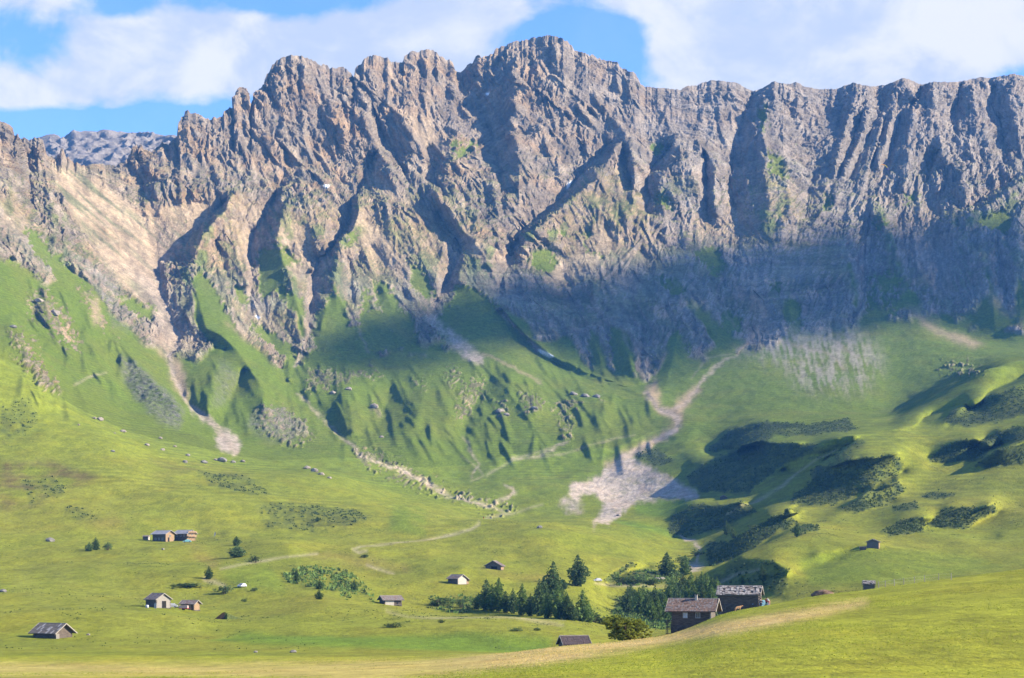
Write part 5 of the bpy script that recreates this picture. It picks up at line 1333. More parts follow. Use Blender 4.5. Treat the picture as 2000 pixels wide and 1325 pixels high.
car('car', 'white car parked at the right wall of the tall barn', on(333, 1188, 440, 700, 0.8), 5, 'car_white')
car('car', 'turquoise car parked below the right wooden chalet', on(365, 1060, 700, 1150, 0.5), 4, 'car_teal', 3.9)
car('car', 'white car at the top of the gravel ramp near the lone spruce', on(472, 1148, 600, 900, 0.8), 65, 'car_white', 3.9)
car('car', 'white car on the track at the foot of the dark scrub bank', on(1167, 1136.5, 600, 1100, 0.5), 20, 'car_white', 3.8)
car('car', 'pale blue car parked at the gable of the stone roofed barn', Vector(((1483 - 1000) / F * 338.5, 338.5, ground((1483 - 1000) / F * 338.5, 338.5) + 0.1)), 14, 'car_blue', 3.3, 1.65, 1.4)

# the little trailer by the small hut
p = on(358, 1192, 440, 700, 0.5); r = empty('trailer', p, R(-6)); tag(r, 'faded pink covered trailer with red frame before the small hut', 'trailer')
bm = bmesh.new(); box(bm, (-1.4, -0.7, 0.62), (1.4, 0.7, 1.4)); bmesh.ops.bevel(bm, geom=bm.edges[:], offset=0.15, segments=2); mesh_obj('cover', bm, M['pinkish'], r)
bm = bmesh.new(); box(bm, (-1.4, -0.75, 0.42), (1.5, 0.75, 0.6)); box(bm, (1.5, -0.06, 0.45), (2.4, 0.06, 0.55)); mesh_obj('chassis', bm, M['red'], r)
for s in (-1, 1):
    bm = bmesh.new(); tube(bm, [(0, s * 0.6, 0.3), (0, s * 0.82, 0.3)], 0.3, 12); mesh_obj('wheel', bm, M['rubber'], r)
# white barrel and white board by the tall barn
p = on(287, 1188, 440, 700, 0.3)
bm = bmesh.new(); tube(bm, [(0, 0, 0), (0, 0, 0.1), (0, 0, 0.5), (0, 0, 0.9), (0, 0, 0.95)], [0.40, 0.46, 0.52, 0.46, 0.30], 12)
o = mesh_obj('barrel', bm, M['car_white'], None, True); o.location = p; tag(o, 'round white barrel in the shade left of the tall barn', 'barrel')
p = on(303, 1188.5, 440, 700, 0.2)
bm = bmesh.new()
for k in range(3): box(bm, (-0.42 + k * 0.28, -0.04, -0.2), (-0.16 + k * 0.28, 0.04, 1.5 + 0.06 * (k % 2)))
o = mesh_obj('plank_stack', bm, M['frame'], None); o.location = p; o.rotation_euler = (R(-8), 0, R(-20)); tag(o, 'pale upright planks leaning at the near corner of the tall barn', 'planks')
# white banner on the slope right of the chalets
p = on(417, 1049, 700, 1200); r = empty('banner', p); tag(r, 'white banner on a slanting pole right of the chalets', 'banner')
bm = bmesh.new(); tube(bm, [(0, 0, -0.2), (0.75, 0, 2.6)], 0.05, 6); mesh_obj('pole', bm, M['trim'], r)
bm = bmesh.new()
vs = []
for k in range(6):
    t = k / 5; a = Vector((0.12 + 0.62 * t, 0, 0.45 + 2.1 * t)); w_ = 0.75 * math.sin(math.pi * (0.15 + 0.75 * t)); vs.append((bm.verts.new(a + Vector((0.05, 0, 0))), bm.verts.new(a + Vector((w_, 0.06 * math.sin(k), -0.12)))))
for k in range(5): bm.faces.new((vs[k][0], vs[k][1], vs[k + 1][1], vs[k + 1][0]))
sol = bmesh.ops.solidify(bm, geom=bm.faces[:], thickness=0.02)
mesh_obj('cloth', bm, M['car_white'], r)

# fence along the brow on the right
posts = [(1716, 1138), (1729, 1137), (1747, 1136), (1765, 1135), (1786, 1134), (1806, 1132.5), (1833, 1132), (1858, 1133)]
base = [on(u, v, 300, 380) for u, v in posts]
r = empty('fence', base[0]); tag(r, 'wire fence on thin pale posts along the grassy brow', 'fence')
for k, q in enumerate(base):
    bm = bmesh.new(); d = q - base[0]; lean = 0.05 * math.sin(k * 2.3)
    tube(bm, [d + Vector((0, 0, -0.3)), d + Vector((lean, 0, 1.15))], [0.065, 0.05], 6); mesh_obj('post', bm, M['trim'], r)
for z in (0.5, 1.0):
    bm = bmesh.new(); tube(bm, [q - base[0] + Vector((0.02, 0, z)) for q in base], 0.008, 4); mesh_obj('wire', bm, M['metal'], r)
# ------------------------------------------------------------------ trees
def crown_mesh(name, seed, kind, material, n=520):
    """unit tree crown: 1 high, about 1 wide at scale w; leaf clumps through the volume"""
    rr = random.Random(seed); vs = []; fs = []
    if kind == 'conifer':
        levels = 15
        for L_ in range(levels):
            t = (L_ + 0.5) / levels                       # 0 bottom .. 1 top
            z = 0.07 + 0.93 * t
            rad = 0.5 * min(1.0, (t / 0.28) ** 0.5) * (1 - t ** 3.0) ** 0.85 * rr.uniform(0.72, 1.15)
            nb = max(3, int(9 * (1 - t ** 1.7) + 3)); a0 = rr.uniform(0, 6.28)
            for b in range(nb):
                a = a0 + 6.283 * b / nb + rr.uniform(-0.3, 0.3); rl = rad * rr.uniform(0.62, 1.18)
                m = max(2, int(4 * rl / 0.5 + 1.5))
                for q in range(m):
                    f = (q + 0.6) / m
                    x, y = math.cos(a) * rl * f, math.sin(a) * rl * f
                    zz = z - 0.10 * f * f * (0.6 + 0.4 * rr.random()) + rr.uniform(-0.02, 0.02)
                    s = 0.07 * (0.6 + 0.6 * (1 - t)) * rr.uniform(0.7, 1.3)
                    for k in range(3):
                        d = Vector((math.cos(a + rr.uniform(-1.1, 1.1)), math.sin(a + rr.uniform(-1.1, 1.1)), rr.uniform(-0.7, 0.5)))
                        e = d.cross(Vector((rr.uniform(-1, 1), rr.uniform(-1, 1), rr.uniform(-0.3, 1)))).normalized()
                        c = Vector((x, y, zz)) + Vector((rr.uniform(-1, 1), rr.uniform(-1, 1), rr.uniform(-1, 1))) * s * 0.5
                        i = len(vs); vs += [c - d * s * 0.6 - e * s * 0.45, c - d * s * 0.3 + e * s * 0.5, c + d * s, c + e * s * 0.1 - d * 0.2 * s]
                        fs += [(i, i + 1, i + 2), (i, i + 2, i + 3)]
        for k in range(6):
            i = len(vs); a = rr.uniform(0, 6.28); vs += [Vector((0.012 * math.cos(a), 0.012 * math.sin(a), 0.93)), Vector((-0.012 * math.cos(a), -0.012 * math.sin(a), 0.94)), Vector((0, 0, 1.02))]; fs.append((i, i + 1, i + 2))
    else:
        lobes = [(Vector((rr.uniform(-0.27, 0.27), rr.uniform(-0.27, 0.27), rr.uniform(0.25, 0.72))), rr.uniform(0.17, 0.30)) for _ in range(11)]
        for _ in range(n):
            c0, r0 = rr.choice(lobes); d = Vector((rr.gauss(0, 1), rr.gauss(0, 1), rr.gauss(0, 1))).normalized()
            c = c0 + d * r0 * rr.uniform(0.65, 1.08)
            if c.z < 0.02: continue
            s = 0.05 * rr.uniform(0.6, 1.4)
            for k in range(3):
                d2 = (d + Vector((rr.gauss(0, .7), rr.gauss(0, .7), rr.gauss(0, .7)))).normalized(); e = d2.orthogonal().normalized()
                i = len(vs); vs += [c - d2 * s - e * s * 0.5, c + e * s * 0.7, c + d2 * s, c - e * s * 0.6 + d2 * 0.2 * s]; fs += [(i, i + 1, i + 2), (i, i + 2, i + 3)]
    me = bpy.data.meshes.new(name); me.from_pydata([tuple(v) for v in vs], [], fs); me.materials.append(material)
    return me

def trunk_mesh(name, seed, kind):
    rr = random.Random(seed); bm = bmesh.new()
    if kind == 'conifer':
        tube(bm, [(0, 0, -0.06), (0.004, 0, 0.1), (-0.004, 0.004, 0.5), (0, 0, 0.97)], [0.034, 0.026, 0.016, 0.003], 7)
        for _ in range(14):
            a = rr.uniform(0, 6.28); z = rr.uniform(0.12, 0.75); l = 0.36 * (1 - z)
            tube(bm, [(0, 0, z), (math.cos(a) * l, math.sin(a) * l, z - 0.03)], [0.007, 0.002], 4, False)
    else:
        for _ in range(9):
            a = rr.uniform(0, 6.28); l = rr.uniform(0.1, 0.38)
            tube(bm, [(0.05 * math.cos(a), 0.05 * math.sin(a), -0.05), (math.cos(a) * l * 0.5, math.sin(a) * l * 0.5, 0.3), (math.cos(a) * l, math.sin(a) * l, 0.68)], [0.02, 0.013, 0.004], 5, False)
    me = bpy.data.meshes.new(name); bm.to_mesh(me); bm.free(); me.materials.append(M['bark'])
    return me

CROWN = {'pine': [crown_mesh('pine_crown', s, 'conifer', LEAF['pine']) for s in (1, 2, 3, 4)],
         'larch': [crown_mesh('larch_crown', s, 'conifer', LEAF['larch']) for s in (11, 12, 13)],
         'bush': [crown_mesh('bush_crown', s, 'bush', LEAF['bush'], 1300) for s in (21, 22)],
         'shrub': [crown_mesh('shrub_crown', s, 'bush', LEAF['pine'], 260) for s in (31, 32, 33)]}
TRUNK = {'conifer': [trunk_mesh('trunk', s, 'conifer') for s in (1, 2)], 'bush': [trunk_mesh('stems', s, 'bush') for s in (3, 4)]}
tree_n = 0
def tree(kind, u, vb, hpx, wpx, label, group, y0=60, y1=3300, place=None):
    global tree_n
    tree_n += 1
    p = place or site(u, vb, y0, y1)
    s = p.y / F
    h, w_ = hpx * s * 1.1, wpx * s * 1.36
    nm = {'pine': 'pine_tree', 'larch': 'larch_tree', 'bush': 'bush', 'shrub': 'shrub'}[kind]
    root = empty(nm, p - Vector((0, 0, 0.15)), tree_n * 2.39); tag(root, label, 'tree' if kind in ('pine', 'larch') else 'bush', group)
    con = kind in ('pine', 'larch')
    c = bpy.data.objects.new('crown', CROWN[kind][tree_n % len(CROWN[kind])]); COL.objects.link(c); c.parent = root; c.scale = (w_, w_, h)
    t = bpy.data.objects.new('trunk' if con else 'stems', TRUNK['conifer' if con else 'bush'][tree_n % 2]); COL.objects.link(t); t.parent = root; t.scale = (h if con else w_, h if con else w_, h)
    return root

G1 = 'pines and larches below the terrace huts'
for k, (kind, u, vb, h, w_, lab) in enumerate([
    ('pine', 950, 1192, 57, 30, 'broad dark pine at the left end of the tree row below the terrace huts'),
    ('larch', 974, 1195, 63, 28, 'tallest pale green larch beside the left end pine of the row'),
    ('pine', 988, 1197, 40, 22, 'low dark pine at the right foot of the tall pale larch'),
    ('pine', 1002, 1199, 46, 19, 'slim dark pine in the middle pair of the row'),
    ('larch', 1020, 1202, 59, 23, 'green larch right of the slim pine in the middle pair'),
    ('pine', 1053, 1204, 68, 27, 'large dark pine left of the sunny larch near the gap in the row'),
    ('pine', 1080, 1172, 70, 34, 'tall pine rising behind the row with its shadow on the meadow'),
    ('larch', 1069, 1208, 48, 22, 'bright short larch in front of the large dark pine'),
    ('larch', 1090, 1209, 60, 26, 'green larch in the thick of the row below the tall pine'),
    ('pine', 1108, 1211, 48, 28, 'squat dark pine at the lower edge of the thick part of the row'),
    ('pine', 1129, 1145, 57, 34, 'solitary big pine standing on the meadow edge above the row'),
    ('pine', 1103, 1151, 17, 10, 'tiny dark spruce between the tall pine and the solitary pine'),
    ('larch', 1138, 1215, 59, 28, 'green larch at the right end of the row above the bushes'),
    ('pine', 1120, 1213, 30, 20, 'small pine tucked left of the right end larch'),
    ('larch', 961, 1194, 50, 24, 'pale larch between the left end pine and the tallest larch'),
    ('pine', 1036, 1203, 40, 20, 'short dark pine in the gap of the row'),
    ('pine', 1062, 1190, 58, 28, 'dark pine just behind the bright short larch'),
    ('larch', 1098, 1200, 52, 26, 'larch behind the squat dark pine'),
    ('larch', 1150, 1217, 36, 22, 'last low larch before the bushes right of the row'),
    ('pine', 935, 1190, 30, 22, 'low pine at the outer left foot of the row')]):
    tree(kind, u, vb, h, w_, lab, G1, 500, 1000)
G2 = 'trees in the ravine behind the near hut'
for k, (kind, u, vb, h, w_, lab) in enumerate([
    ('pine', 1302, 1126, 44, 32, 'thick dark pine on the knoll at the head of the ravine'),
    ('larch', 1338, 1124, 38, 20, 'grey green larch right of the thick knoll pine'),
    ('larch', 1311, 1166, 38, 24, 'greyish larch below the knoll pine'),
    ('pine', 1335, 1164, 42, 18, 'dark spruce at the left of the ravine thicket'),
    ('larch', 1350, 1166, 46, 20, 'bright green larch second in the ravine thicket'),
    ('larch', 1361, 1168, 40, 18, 'green larch in the middle of the ravine thicket'),
    ('larch', 1371, 1167, 48, 20, 'tallest larch of the ravine thicket'),
    ('larch', 1381, 1168, 47, 18, 'slender larch right of the tallest in the thicket'),
    ('pine', 1391, 1169, 40, 18, 'dark pine near the barn roof corner'),
    ('larch', 1400, 1169, 40, 16, 'pale larch directly left of the barn roof'),
    ('pine', 1226, 1197, 48, 24, 'shadowy pine deep in the ravine left of the pale larch'),
    ('larch', 1249, 1202, 52, 28, 'broad pale larch in the ravine above the yellow bush'),
    ('pine', 1264, 1207, 52, 20, 'dark spruce right of the broad pale larch'),
    ('larch', 1273, 1213, 42, 16, 'slim young larch between the bush and the hut'),
    ('larch', 1286, 1213, 45, 16, 'second slim young larch left of the hut'),
    ('pine', 1294, 1206, 50, 20, 'dark pine behind the slim larches'),
    ('larch', 1301, 1211, 44, 18, 'larch close to the left eave of the near hut'),
    ('larch', 1313, 1216, 34, 20, 'light green young larch touching the hut porch'),
    ('pine', 1322, 1190, 45, 20, 'pine showing just above the hut roof left end'),
    ('pine', 1240, 1188, 34, 20, 'small dark pine on the ravine bank above the pale larch'),
    ('larch', 1340, 1185, 40, 20, 'larch showing behind the hut chimney'),
    ('pine', 1232, 1176, 34, 20, 'dark pine high on the left ravine bank'),
    ('larch', 1256, 1186, 40, 22, 'larch behind the broad pale larch in the ravine'),
    ('pine', 1279, 1190, 44, 22, 'full dark pine in the heart of the ravine grove'),
    ('larch', 1308, 1188, 44, 22, 'green larch above the left eave of the near hut'),
    ('pine', 1330, 1178, 40, 20, 'dark pine behind the roof of the near hut'),
    ('larch', 1356, 1183, 40, 20, 'larch right behind the chimney of the near hut'),
    ('pine', 1372, 1182, 40, 20, 'dark pine between the near hut roof and the barn'),
    ('larch', 1390, 1182, 38, 20, 'larch just left of the barn wall'),
    ('larch', 1322, 1160, 32, 18, 'young larch uphill of the ravine thicket'),
    ('larch', 1449, 1139, 14, 12, 'small green larch top above the barn roof'),]):
    tree(kind, u, vb, h, w_, lab, G2, 380, 1000)
G3 = 'single trees on the open meadow'
for kind, u, vb, h, w_, lab in [
    ('pine', 463, 1089, 24, 28, 'round dark pine with a long shadow right of the chalets'),
    ('pine', 462, 1066, 18, 15, 'smaller pine just above the round dark pine'),
    ('pine', 408, 1131, 24, 15, 'spruce at the start of the short gravel track'),
    ('pine', 579, 1137, 26, 9, 'thin spire of a spruce on the scrubby slope'),
    ('pine', 624, 1151, 18, 16, 'spruce below and right of the thin spire'),
    ('pine', 692, 1154, 21, 16, 'spruce at the right edge of the scrubby slope'),
    ('pine', 623, 1171, 18, 15, 'lowest spruce beside the dark field line'),
    ('pine', 187, 1075, 24, 14, 'taller of two small pines left of the chalets'),
    ('pine', 174, 1077, 17, 14, 'shorter of two small pines left of the chalets'),
    ('pine', 620, 1019, 9, 9, 'lone tiny spruce on the dark shrubby hillside'),
    ('pine', 1419, 1044, 26, 12, 'spruce on the spur of the right ravine'),
    ('pine', 1557, 1049, 30, 11, 'pointed spruce beside a shaded hollow on the right hills'),
    ('pine', 1489, 1134, 30, 14, 'spruce on the dark bank above the barn'),
    ('pine', 1432, 1050, 18, 12, 'small spruce right of the spur spruce in the right ravine')]:
    tree(kind, u, vb, h, w_, lab, G3, 400, 1400)
for kind, u, vb, h, w_, lab in [
    ('shrub', 900, 1187, 22, 22, 'dark round shrub left of the tree row'), ('shrub', 860, 1184, 20, 40, 'wide shrub patch left of the tree row'),
    ('shrub', 1162, 1217, 22, 20, 'shrub right of the last larch of the row'), ('shrub', 1177, 1221, 20, 22, 'low round shrub near the yellow bush'),
    ('shrub', 498, 1099, 16, 20, 'dark shrub by a rock on the slope under the round pine'), ('shrub', 210, 1075, 16, 18, 'shrub right of the two small pines'),
    ('shrub', 712, 1090, 9, 11, 'little shrub inside the bend of the track'), ('shrub', 770, 1226, 10, 36, 'long low shrub in the lower meadow'),
    ('shrub', 440, 1160, 18, 34, 'broad shrub left of the gravel ramp'), ('shrub', 496, 1155, 9, 12, 'small shrub right of the gravel ramp'),
    ('shrub', 478, 1176, 8, 10, 'tiny shrub below the gravel ramp'), ('shrub', 370, 1146, 8, 60, 'hedge like strip of shrubs along the field edge'),
    ('shrub', 862, 1217, 8, 14, 'dark low shrub on the swell of the lower meadow'), ('shrub', 1008, 1233, 9, 22, 'dark shrub in a hollow near the brow'),
    ('shrub', 1050, 1232, 7, 14, 'small shrub right of the hollow near the brow'), ('shrub', 1215, 1140, 16, 26, 'shrub on the dark bank by the track'),
    ('shrub', 1245, 1140, 18, 34, 'wide shrub on the dark bank by the track'), ('shrub', 1275, 1143, 14, 26, 'shrub near the two boulders on the bank'),
    ('shrub', 1335, 1100, 16, 22, 'shrub in the upper ravine'), ('shrub', 1360, 1085, 12, 22, 'low shrub by the pale stream stones')]:
    tree(kind, u, vb, h, w_, lab, 'low shrubs on the meadow', 380, 1300)
tree('bush', 1224, 1247, 46, 70, 'big yellow green bush on the brow left of the near hut', 'big bush', 280, 330)

# ------------------------------------------------------------------ boulders
def boulder_mesh(seed):
    rr = random.Random(seed); bm = bmesh.new(); bmesh.ops.create_icosphere(bm, subdivisions=2, radius=0.5)
    o = Vector((rr.uniform(0, 99), rr.uniform(0, 99), 0))
    for v in bm.verts:
        q = v.co * 2.2 + o
        n_ = float(noise3(np.array([q.x]), np.array([q.y]), np.array([q.z]), 5)[0])
        v.co *= 1 + 0.38 * n_
        v.co.z = max(v.co.z * 0.85, -0.22)
    me = bpy.data.meshes.new('boulder'); bm.to_mesh(me); bm.free()
    return me
BM = [boulder_mesh(s) for s in range(6)]
BD = []
for me in BM:
    me.materials.append(M['stone_pale']); d = me.copy(); d.materials[0] = M['stone']; BD.append(d)
for k, (u, v, s, dk, lab) in enumerate([
    (195, 821, 13, 0, 'tall orange boulder on the left shoulder of the hill'), (184, 818, 9, 0, 'boulder left of the tall orange one on the shoulder'),
    (240, 844, 13, 0, 'pale cleft boulder on the edge of the left shoulder'), (153, 831, 6, 0, 'small pale stone uphill of the shoulder boulders'),
    (224, 847, 5, 0, 'stone left of the pale cleft boulder'), (286, 871, 12, 0, 'white boulder on the grass under the slate bank'),
    (317, 880, 9, 0, 'reddish boulder right of the white one'), (220, 883, 10, 1, 'dark boulder alone on the open hillside'),
    (341, 873, 8, 0, 'boulder above the reddish one'), (313, 857, 8, 0, 'stone at the foot of the slate bank'), (366, 891, 12, 1, 'dark low boulder on the way to the debris cone'),
    (398, 905, 15, 1, 'dark boulder below the debris cone'), (361, 904, 11, 1, 'flat dark boulder left of the others below the cone'), (432, 902, 22, 1, 'largest dark block under the debris cone'),
    (420, 899, 9, 0, 'pale block left of the largest dark block'), (455, 904, 10, 1, 'dark block right of the largest under the cone'), (474, 903, 12, 0, 'reddish block at the right end under the cone'),
    (599, 916, 15, 0, 'left rock of the bright rock group on the meadow'), (614, 922, 16, 0, 'middle rock of the bright rock group'), (627, 928, 13, 0, 'lower rock of the bright rock group'),
    (643, 935, 11, 0, 'last rock at the right of the bright rock group'), (1054, 1032, 12, 1, 'lone boulder on the crest of the middle ridge'), (5, 1157, 16, 1, 'boulder at the left picture edge'),
    (97, 1058, 20, 1, 'low grey rock slab on the left hillside'), (172, 1241, 7, 0, 'white stone right of the far left barn'), (499, 1275, 9, 1, 'small rock near the brow on the left'),
    (572, 1275, 14, 1, 'flat rock near the brow left of the middle'), (731, 797, 19, 0, 'huge pale boulder in the upper pasture'), (976, 806, 19, 0, 'big grey crag in the hummocky pasture'),
    (990, 812, 14, 0, 'smaller crag leaning on the big grey one'), (1284, 1133, 11, 1, 'left one of two pale boulders in the ravine'), (1293, 1133, 13, 0, 'right one of two pale boulders in the ravine'),
    (1143, 776, 19, 1, 'grey crag on top of the round green knoll'), (1165, 777, 15, 1, 'second crag at the right on the green knoll'), (1120, 772, 18, 1, 'left crag on the shaded side of the green knoll'),
    (1043, 800, 16, 1, 'dark crag in the hummocks left of the knoll'), (318, 1074, 7, 1, 'small rock below the left chalet'), (1208, 1008, 9, 1, 'dark block at the lower end of the gravel fan'),
    (745, 855, 12, 0, 'pale boulder low in the pasture gully'), (650, 770, 14, 0, 'boulder among the outcrops under the spur'), (680, 762, 16, 0, 'pale block on the outcrop band'),
    (75, 590, 20, 0, 'grey crag on the upper left turf'), (105, 615, 22, 0, 'broad crag right of the upper left one'), (25, 640, 14, 1, 'dark crag at the left edge slope')]):
    q = site(u, v, 250, 2600)
    me = (BD if dk else BM)[k % 6]
    o = bpy.data.objects.new('boulder', me); COL.objects.link(o)
    w_ = s * q.y / F
    o.scale = (w_, w_ * 0.9, w_ * (0.62 if k % 3 else 0.85)); o.rotation_euler = (0, 0, k * 1.7); o.location = q + Vector((0, 0.2 * w_, 0.12 * w_))
    tag(o, lab, 'boulder', 'boulders on the grass')

# brown brushwood heap and turf mound
p = on(1608, 1158, 300, 420)
r = empty('brushwood_heap', p); tag(r, 'brown heap of earth and brushwood on the brow right of the barn', 'heap')
bm = bmesh.new(); bmesh.ops.create_icosphere(bm, subdivisions=3, radius=1.0)
for v in bm.verts:
    n_ = float(noise3(np.array([v.co.x * 2.1]), np.array([v.co.y * 2.1]), np.array([v.co.z * 2.1]), 8)[0])
    v.co = Vector((v.co.x * 2.0, v.co.y * 1.3, v.co.z * 0.85)) * (1 + 0.3 * n_)
mesh_obj('earth', bm, M['earth'], r, True)
bm = bmesh.new(); rr = random.Random(3)
for _ in range(90):
    a = rr.uniform(0, 6.28); q = Vector((math.cos(a) * rr.uniform(0.2, 1.8), math.sin(a) * rr.uniform(0.2, 1.1), rr.uniform(0.1, 0.7)))
    d = Vector((rr.gauss(0, 1), rr.gauss(0, 1), rr.uniform(0, 0.5))) * 0.5; tube(bm, [q - d, q + d], [0.03, 0.01], 4, False)
o = mesh_obj('sticks', bm, M['bark'], r); o['kind'] = 'stuff'
p = on(440, 1210, 450, 700)
r = empty('mound', p); tag(r, 'pointed turf mound with a dark cut face in the left meadow', 'mound')
bm = bmesh.new()
prof = [(-3.4, 0), (-2.2, 0.9), (-0.8, 2.0), (-0.2, 2.15), (0.6, 1.85), (2.2, 1.15), (4.2, 0.4), (6.2, -0.2)]
A = [bm.verts.new((x, 0, z)) for x, z in prof]; B = [bm.verts.new((x * 0.9 + 0.3, 3.2, z * 0.75)) for x, z in prof]; D_ = [bm.verts.new((x * 0.9 + 0.6, 6.5, -0.6)) for x, z in prof]
for P_, Q_ in ((A, B), (B, D_)):
    for k in range(len(prof) - 1): bm.faces.new((P_[k], P_[k + 1], Q_[k + 1], Q_[k]))
S_ = [bm.verts.new((x * 1.05 + 0.2, -1.6 if x > -0.2 else -0.15, -0.8)) for x, z in prof]
for k in range(3, len(prof) - 1): bm.faces.new((A[k + 1], A[k], S_[k], S_[k + 1]))
bmesh.ops.recalc_face_normals(bm, faces=bm.faces)
tm = mat('turf_of_mound', (0.10, 0.12, 0.03), 0.95, 0.4, 1.5); mesh_obj('turf', bm, tm, r, False)
bm = bmesh.new()
vs = [bm.verts.new((x, -0.05, z)) for x, z in prof[:4]] + [bm.verts.new((prof[3][0], -0.2, -0.8)), bm.verts.new((prof[0][0], -0.2, -0.8))]
bm.faces.new(vs); bmesh.ops.solidify(bm, geom=bm.faces[:], thickness=0.1); mesh_obj('cut_face', bm, M['earth'], r)

# ------------------------------------------------------------------ people, calf, paraglider
def skin_mesh(name, verts, edges, rads, levels=2):
    me = bpy.data.meshes.new(name); me.from_pydata(verts, edges, [])
    o = bpy.data.objects.new(name, me); COL.objects.link(o)
    md = o.modifiers.new('skin', 'SKIN')
    for v, r_ in zip(me.skin_vertices[0].data, rads): v.radius = (r_, r_) if not isinstance(r_, tuple) else r_
    me.skin_vertices[0].data[0].use_root = True
    sb = o.modifiers.new('sub', 'SUBSURF'); sb.levels = levels; sb.render_levels = levels
    dg = bpy.context.evaluated_depsgraph_get(); dg.update()
    out_ = bpy.data.meshes.new_from_object(o.evaluated_get(dg))
    bpy.data.objects.remove(o); bpy.data.meshes.remove(me)
    for p_ in out_.polygons: p_.use_smooth = True
    out_.name = name
    return out_

def person(label, loc, yaw, top, legs_m, bend=0.0, step=0.12, H=1.72, arm=0.0, group=None, pack=None):
    """faces local -y; bend leans the trunk forward (radians)"""
    root = empty('person', loc, R(yaw)); tag(root, label, 'person', group)
    def tr(x, y, z):           # lean everything above the hips
        if z > 0.95:
            dz = z - 0.95; return (x, y - math.sin(bend) * dz + y * 0, 0.95 + math.cos(bend) * dz)
        return (x, y, z)
    V = [tr(0, 0, 0.95), tr(0, 0, 1.15), tr(0, 0, 1.35), tr(0, 0, 1.47), tr(0, -0.02, 1.56), tr(0, -0.03, 1.66), tr(0, -0.03, 1.74)]
    E = [(0, 1), (1, 2), (2, 3), (3, 4), (4, 5), (5, 6)]; Rr = [(0.15, 0.11), (0.14, 0.10), (0.17, 0.11), (0.07, 0.06), 0.055, (0.085, 0.10), (0.06, 0.075)]
    for s in (-1, 1):
        i = len(V); V += [(s * 0.10, 0, 0.90), (s * 0.11, -0.02 + s * step * 0.5, 0.50), (s * 0.11, s * step, 0.10), (s * 0.115, s * step - 0.14, 0.05)]
        E += [(0, i), (i, i + 1), (i + 1, i + 2), (i + 2, i + 3)]; Rr += [0.09, 0.062, 0.045, 0.04]
        i = len(V)
        V += [tr(s * 0.19, 0, 1.40), tr(s * 0.24, 0.02 - arm * 0.1, 1.14), tr(s * 0.22, -0.08 - arm * 0.3, 0.96 + arm * 0.2), tr(s * 0.21, -0.12 - arm * 0.36, 0.88 + arm * 0.22)]
        E += [(2, i), (i, i + 1), (i + 1, i + 2), (i + 2, i + 3)]; Rr += [0.055, 0.042, 0.034, 0.036]
    k = H / 1.82
    V = [tuple(c * k for c in v) for v in V]; Rr = [tuple(c * k for c in r_) if isinstance(r_, tuple) else r_ * k for r_ in Rr]
    b = bpy.data.objects.new('body', skin_mesh('body', V, E, Rr)); COL.objects.link(b); b.parent = root; b.data.materials.append(M['skin'])
    # clothes follow the same skeleton a little wider
    def part(name, ids, grow, m):
        mp_ = {q: n_ for n_, q in enumerate(ids)}
        ed = [(mp_[a], mp_[c]) for a, c in E if a in mp_ and c in mp_]
        me = skin_mesh(name, [V[q] for q in ids], ed, [tuple(c + grow for c in Rr[q]) if isinstance(Rr[q], tuple) else Rr[q] + grow for q in ids])
        o = bpy.data.objects.new(name, me); COL.objects.link(o); o.parent = root; o.data.materials.append(M[m]); return o
    part('top', [0, 1, 2, 3, 11, 12, 13, 19, 20, 21], 0.018, top)
    part('trousers', [0, 7, 8, 9, 15, 16, 17], 0.016, legs_m)
    me = bpy.data.meshes.new('hair'); bm = bmesh.new(); bmesh.ops.create_icosphere(bm, subdivisions=2, radius=0.115 * k)
    for v in bm.verts: v.co.z = max(v.co.z, -0.02 - 0.05 * (v.co.y > 0))
    bm.to_mesh(me); bm.free(); me.materials.append(M['hair'])
    o = bpy.data.objects.new('hair', me); COL.objects.link(o); o.parent = root; o.location = Vector(V[6]) + Vector((0, 0.02, -0.01)); o.scale = (0.92, 1.08, 0.95)
    if pack:
        bm = bmesh.new(); box(bm, (-0.16, 0.13, 1.02), (0.16, 0.30, 1.45)); bmesh.ops.bevel(bm, geom=bm.edges[:], offset=0.05, segments=2)
        o = mesh_obj('rucksack', bm, M[pack], None); bpy.data.objects[o.name].parent = root
    return root

def stand(u, y):
    x = (u - 1000) / F * y; return Vector((x, y, ground(x, y)))
person('person in dark clothes standing at the gable of the stone roofed barn', stand(1486, 336.5), 200, 'cl_dark', 'cl_dark', 0.05, 0.05)
person('person in white shirt bending forward right of the pale blue car', stand(1502, 336), -60, 'cl_white', 'cl_pink', 0.75, 0.1, arm=0.6)
person('person with dark red top standing behind the bending one', stand(1497, 337.5), 150, 'cl_red', 'cl_dark', 0.1, 0.06)
person('hiker in red at the end of the track on the middle ridge', on(944.5, 1012.5, 900, 1300), 160, 'cl_red', 'cl_red', 0.0, 0.15, pack='cl_dark')
person('hiker in blue right of the red one on the middle ridge', on(959, 1013, 900, 1300), 170, 'cl_blue', 'cl_blue', 0.0, 0.15, pack='cl_dark')

